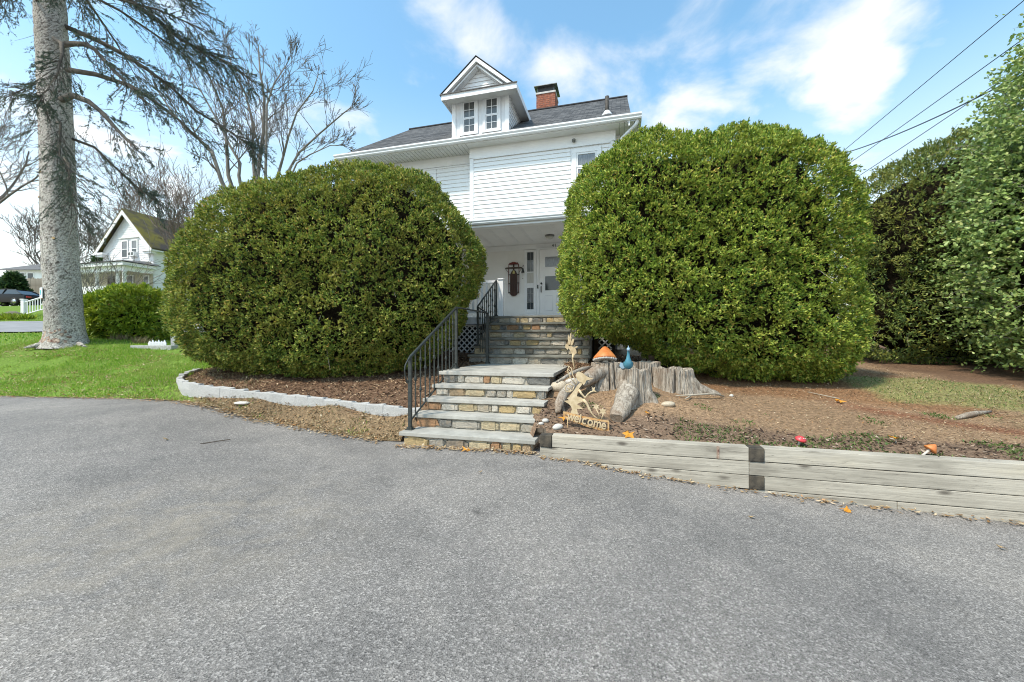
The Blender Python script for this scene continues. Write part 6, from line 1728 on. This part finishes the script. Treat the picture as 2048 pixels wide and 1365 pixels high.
for sg in (-1, 1):
    xo = -WD/2 + sg*(WD/2 + .45)
    MB().prism([(xo, -.47, 9.16), (-WD/2, -.47, 12.84), (-WD/2, -.47, 12.46), (xo - sg*.28, -.47, 9.10)], (0, .05, 0)).build("rake_board", 'white', nb)
    box("cornice_return", 'white', nb, min(xo, xo - sg*1.2), max(xo, xo - sg*1.2), -.5, .02, 9.02, 9.2)
    box("cornice_return_base", 'white', nb, min(xo - sg*.15, xo - sg*1.05), max(xo - sg*.15, xo - sg*1.05), -.4, .02, 8.85, 9.018)
box("side_eave", 'white', nb, .02, .48, -.45, 9.2, 9.06, 9.2)
def nwin(s0, s1, z0, z1, y=-.03, p=nb):
    w = MB(); w.box(s0-.12, s0, y-.05, y, z0-.1, z1+.12); w.box(s1, s1+.12, y-.05, y, z0-.1, z1+.12); w.box(s0, s1, y-.05, y, z1, z1+.12); w.box(s0, s1, y-.05, y, z0-.1, z0); w.box(s0, s1, y-.04, y-.001, (z0+z1)/2-.03, (z0+z1)/2+.03)
    w = w.build("window", 'white', p); box("pane", 'curtain', w, s0+.001, s1-.001, y-.02, y-.005, (z0+z1)/2+.031, z1-.001); box("pane", 'glass', w, s0+.001, s1-.001, y-.02, y-.005, z0+.001, (z0+z1)/2-.031)
    return w
nwin(-3.75, -3.15, 8.75, 10.15); nwin(-2.55, -1.95, 8.75, 10.15)
box("window_header", 'white', nb, -4.1, -1.6, -.14, -.03, 10.42, 10.5)
ac = box("air_conditioner", 'white', nb, -2.62, -1.88, -.35, -.085, 8.72, 9.12); 
for a_ in (-2.55, -2.2): box("grille", 'cap_metal', ac, a_, a_ + .25, -.36, -.351, 8.80, 9.05)
# porch
box("porch_deck", 'white', nb, -9.5, 0, -2.1, 0, 4.9, 5.05); box("porch_skirt", 'siding_far', nb, -9.5, 0, -2.08, -1.98, 4.0, 4.89); box("porch_skirt", 'siding_far', nb, -.10, -.01, -1.97, -.02, 4.0, 4.89)
box("porch_beam", 'white', nb, -9.5, .02, -2.15, -1.95, 7.05, 7.45); box("porch_beam", 'white', nb, -.2, .02, -1.949, 0, 7.05, 7.45)
box("porch_fascia", 'white', nb, -9.8, .30, -2.45, 0, 7.45, 7.72)
slope_sheet("porch_roof", 'grey_roof', nb, (-9.9, -2.55, 7.80), (.40, -2.55, 7.80), (-1.0, 0, 8.25), (-9.9, 0, 8.25), .05)
slope_sheet("porch_roof", 'grey_roof', nb, (.40, -2.55, 7.80), (.40, .3, 7.80), (-.7, .3, 8.25), (-1.0, 0, 8.25), .05)
for s_ in (-.15, -.95, -3.4, -5.8, -8.2):
    MB().lathe([(.20, 5.05), (.20, 5.15), (.15, 5.2), (.13, 6.9), (.19, 6.98), (.19, 7.05)], 12, s_, -2.05).build("column", 'white', nb, True)
box("porch_wall", 'cream', nb, -9.5, -WD, -.02, .1, 5.05, 7.44); box("porch_wall", 'cream', nb, -WD, -.02, -.06, -.03, 5.05, 7.44)
nwin(-3.2, -2.4, 5.6, 7.0, -.065); nwin(-1.0, -.5, 5.7, 6.9, -.065); box("porch_door", 'dark_wood', nb, -5.6, -4.7, -.09, -.061, 5.06, 7.1)
box("porch_half_wall", 'siding_far', nb, -6.5, -.02, -2.12, -2.081, 5.05, 5.85); box("porch_half_wall", 'siding_far', nb, -.05, .0, -2.07, -.05, 5.05, 5.85)
# bare shrubs in front of the porch
for i, (x, y, lb) in enumerate([(-29.6, 30.4, "arching bare shrub before the neighbour's porch, right one"), (-31.6, 30.6, "arching bare shrub before the neighbour's porch, middle one"), (-33.4, 30.8, "arching bare shrub before the neighbour's porch, left one by the spruce")]):
    m = MB(); rnd_ = random.Random(60 + i); rt2 = empty("bare_shrub", (x, y, gz(x, y))); tag(rt2, lb, "shrub", "bare shrubs by the neighbour's porch")
    for k in range(9):
        a_ = rnd_.uniform(0, 2*PI); grow(m, (0, 0, 0), (math.cos(a_)*.55, math.sin(a_)*.4, 1), rnd_.uniform(2.2, 4.0), .028, 2, rnd_, .02, (2, 3), .45, .10, .012, 3, .02)
    tag(m.build("branches", 'bark_pale', rt2), kind='stuff')

# far white house with grey roof, and garage
fh = empty("far_house", (-72, 60, 0), 0); tag(fh, "far white house with grey hipped roof behind the wooden fence", "house")
box("wall", 'siding_far', fh, -4.2, 4.5, 0, 8, 5.5, 11.9)
m = MB(); m.prism([(-4.8, -.6, 11.8), (5.1, -.6, 11.8), (2.6, 3, 13.3), (-2.3, 3, 13.3)], (0, 0, .12)); m.build("roof", 'grey_roof', fh)
m = MB(); m.prism([(5.1, -.6, 11.8), (5.1, 8.6, 11.8), (2.6, 5, 13.3), (2.6, 3, 13.3)], (0, 0, .12)); m.build("roof", 'grey_roof', fh)
for a_ in (-2.2, -.9): 
    w = box("window", 'white', fh, a_-.1, a_ + .9, -.06, -.01, 10.2, 11.5); box("pane", 'glass', w, a_, a_ + .8, -.07, -.061, 10.3, 11.4)
MB().lathe([(.16, 11.5), (.16, 14.5), (.2, 14.5), (.2, 14.7)], 10, 4.2, 1.5).build("flue_pipe", 'white', fh, True)
gar = empty("far_garage", (-64.5, 57, 0)); tag(gar, "low garage with dark grey roof beside the far white house", "garage")
box("wall", 'siding_far', gar, -4.0, 3.4, 0, 6, 5.5, 9.6)
m = MB(); m.prism([(-4.8, -.6, 9.5), (4, -.6, 9.5), (3.4, 3, 11.3), (-1.9, 3, 11.3)], (0, 0, .12)); m.build("roof", 'grey_roof', gar)
box("garage_door", 'dark_wood', gar, -2.2, 2.6, -.05, -.01, 5.6, 8.6)
# fence
fn = empty("wooden_fence", (-60, 45, 0)); tag(fn, "weathered wooden board fence behind the black car", "fence")
bme = mesh_pd("fence_board", [(x, y, z) for z in (0, 1.85) for x, y in ((0, 0), (.135, 0), (.135, .02), (0, .02))] , [(0, 3, 2, 1), (4, 5, 6, 7), (0, 1, 5, 4), (1, 2, 6, 5), (2, 3, 7, 6), (3, 0, 4, 7)]); bme.materials.append(M['fence'])
for k in range(62):
    link("fence_board", bme, None, fn, (k*.145 - .5, random.uniform(-.01, .01), 6.42 + random.uniform(-.03, .03)))
for k in range(5): box("fence_post", 'fence', fn, k*2.1 - .6, k*2.1 - .48, .03, .15, 5.5, 8.4)
box("fence_rail", 'fence', fn, -.5, 8.5, .021, .06, 6.8, 6.9); box("fence_rail", 'fence', fn, -.5, 8.5, .021, .06, 7.8, 7.9)
# far evergreens
def evergreen(label, x, y, h, r, seed, n=1500):
    root = empty("evergreen", (x, y, gz(x, y))); tag(root, label, "tree", "far evergreens")
    k = rng.random(n); th = rng.uniform(0, 2*PI, n); rr = r * (1 - k) ** .8 * rng.uniform(.55, 1.05, n)
    P = np.stack([rr*np.cos(th), rr*np.sin(th), .1*h + k*h*.9], 1); N = unit(np.stack([np.cos(th), np.sin(th), 0*th + .2], 1))
    link("foliage", sprig_blades(P, N, .2, .6, 5, .45, .2, "foliage"), 'far_green', root)
    MB().tube([(0, 0, -.3), (0, 0, h*.9)], [.18, .04], 6).build("trunk", 'bark', root)
evergreen("dark evergreen at the left edge beside the far white house", -58.5, 43.5, 4.6, 1.8, 1)
evergreen("small evergreen in front of the wooden fence", -53.2, 42.5, 3.4, 1.3, 2)
evergreen("evergreen tree between the spruce and the neighbouring house", -47.5, 46, 5.6, 1.9, 3)

# white stair rail with sign, stone edging and plants by the street
wr = empty("white_stair_rail", (0, 0, 0)); tag(wr, "white wooden stair railing with square posts beyond the street", "railing")
z1 = gz(-33.1, 27); z2 = gz(-31.05, 26.6)
for (x, y, zz, top) in ((-33.1, 27, z1, z1 + 1.12), (-31.05, 26.6, z2, z2 + 1.55)):
    p_ = box("post", 'white', wr, x-.1, x+.1, y-.1, y+.1, zz - .2, top); box("post_cap", 'white', p_, x-.13, x+.13, y-.13, y+.13, top + .001, top + .06)
A, B = Vector((-33.0, 26.98, z1 + .95)), Vector((-31.15, 26.62, z2 + 1.42))
MB().tube([A, B], .05, 6).build("top_rail", 'white', wr); A2, B2 = A - Vector((0, 0, .82)), B - Vector((0, 0, .82)); MB().tube([A2, B2], .04, 6).build("bottom_rail", 'white', wr)
for k in range(1, 8):
    p = A2.lerp(B2, k/8); q = A.lerp(B, k/8); MB().tube([p, q], .028, 5).build("baluster", 'white', wr)
sg_ = empty("small_sign", (-12.60, 10.66, 2.34), -.5); tag(sg_, "small white sign with blue marks fixed to the left side of the spruce trunk", "sign")
box("board", 'white', sg_, -.095, .095, -.012, .012, 0, .29, .004)
for (a_, b_, r_, m_) in ((-.01, .17, .038, 'sign_teal'), (.025, .14, .028, 'sign_blue'), (-.03, .21, .024, 'sign_teal'), (-.015, .105, .024, 'sign_blue'), (.032, .20, .02, 'sign_teal')):
    MB().prism([(a_ + r_*math.cos(PI*j/5), -.0145, b_ + r_*math.sin(PI*j/5)) for j in range(10)], (0, .002, 0)).build("blue_mark", m_, sg_)
for i, (x, y, lb) in enumerate([(-34.2, 25.6, "dark edging rock beside the white stair railing, leftmost"), (-33.3, 25.5, "dark edging rock in front of the white stair railing, middle one"), (-32.4, 25.7, "dark edging rock in front of the white stair railing, nearest the sign")]):
    pebble("rock", lb, x, y, .55, 'rock', (1.0, .6, .5), 90 + i, group="rocks by the white stair railing")
n = 900; xx = rng.uniform(-33, -30.3, n); yy = rng.uniform(24.6, 25.3, n)
grass_blades("groundcover", xx, yy, yard_z(xx, yy), .38, .10, 'cypress', "bright green groundcover below the white stair railing", "plants", .5)

# parked cars
def car(label, x, y, rz, paint, seed=0):
    c = empty("parked_car", (x, y, gz(x, y) + .02), rz); tag(c, label, "car", "cars parked across the street")
    bm = bmesh.new()
    sec = [(-2.35, .55, .78, .74), (-2.25, .32, .92, .84), (-1.5, .25, .98, .90), (-.9, .25, 1.0, .90), (.2, .25, 1.0, .90), (1.0, .25, .98, .90), (1.7, .25, .90, .88), (2.2, .30, .78, .80), (2.35, .45, .66, .70)]
    rows = []
    for (xx_, z0, z1, w) in sec:
        rows.append([bm.verts.new(v) for v in ((xx_, -w*.96, z0), (xx_, -w, (z0+z1)*.5), (xx_, -w*.93, z1), (xx_, -w*.5, z1 + .04), (xx_, w*.5, z1 + .04), (xx_, w*.93, z1), (xx_, w, (z0+z1)*.5), (xx_, w*.96, z0))])
    for a_, b_ in zip(rows[:-1], rows[1:]):
        for j in range(8): bm.faces.new((a_[j], a_[(j+1) % 8], b_[(j+1) % 8], b_[j]))
    bm.faces.new(rows[0][::-1]); bm.faces.new(rows[-1]); bmesh.ops.recalc_face_normals(bm, faces=bm.faces[:])
    m_ = bpy.data.meshes.new("body"); bm.to_mesh(m_); bm.free(); o = link("body", m_, paint, c); auto_smooth(m_, 35)
    prof = [(-1.95, .98), (-1.15, 1.40), (-.3, 1.46), (.45, 1.38), (1.25, .97)]
    V = []; 
    for (xx_, zz) in prof:
        w = .82 if zz < 1 else .60
        V += [(xx_, -w, zz), (xx_, w, zz)]
    Fc = [(2*i, 2*i+1, 2*i+3, 2*i+2) for i in range(4)] + [tuple(2*i for i in range(5)), tuple(2*i+1 for i in reversed(range(5)))]
    gh = link("greenhouse", mesh_pd("greenhouse", V, Fc), 'car_glass', c)
    rf = MB(); 
    rp = [(-1.2, 1.405), (-.3, 1.475), (.48, 1.395)]
    for (p, q) in zip(rp[:-1], rp[1:]): rf.prism([(p[0], -.61, p[1]), (q[0], -.61, q[1]), (q[0], .61, q[1]), (p[0], .61, p[1])], (0, 0, .025))
    for sg in (-1, 1):
        for (p, q) in (((-1.2, 1.41), (-2.0, .97)), ((.48, 1.39), (1.28, .96)), ((-.35, 1.46), (-.32, .98))):
            rf.tube([(p[0], sg*.615, p[1]), (q[0], sg*.83, q[1])], .035, 5)
    rf.build("roof_panel", paint, c)
    for sg in (-1, 1):
        for xx_ in (-1.45, 1.45):
            w = MB().lathe([(.20, -.11), (.32, -.11), (.335, -.06), (.335, .06), (.32, .11), (.20, .11)], 20).build("wheel", 'rubber', c, True, loc=(xx_, sg*.80, .33), rot=(PI/2, 0, 0))
            MB().lathe([(.02, -.118), (.20, -.114), (.20, .114), (.02, .118)], 14).build("rim", 'chrome', w, True)
        box("tail_lamp", 'tail', c, -2.37, -2.25, sg*.55 - .18, sg*.55 + .18, .66, .80, .01); box("headlight", 'lamp_glass', c, 2.2, 2.33, sg*.5 - .18, sg*.5 + .18, .55, .68, .01)
        box("mirror", paint, c, .75, .92, sg*.95 - .09, sg*.95 + .09, .95, 1.08, .02)
    return c
car("black sedan parked before the wooden fence at the left edge", -45.6, 36.2, PI, 'car_black')
car("red car mostly hidden between spruce trunk and cypress shrub", -25.9, 27.0, .15, 'car_red')
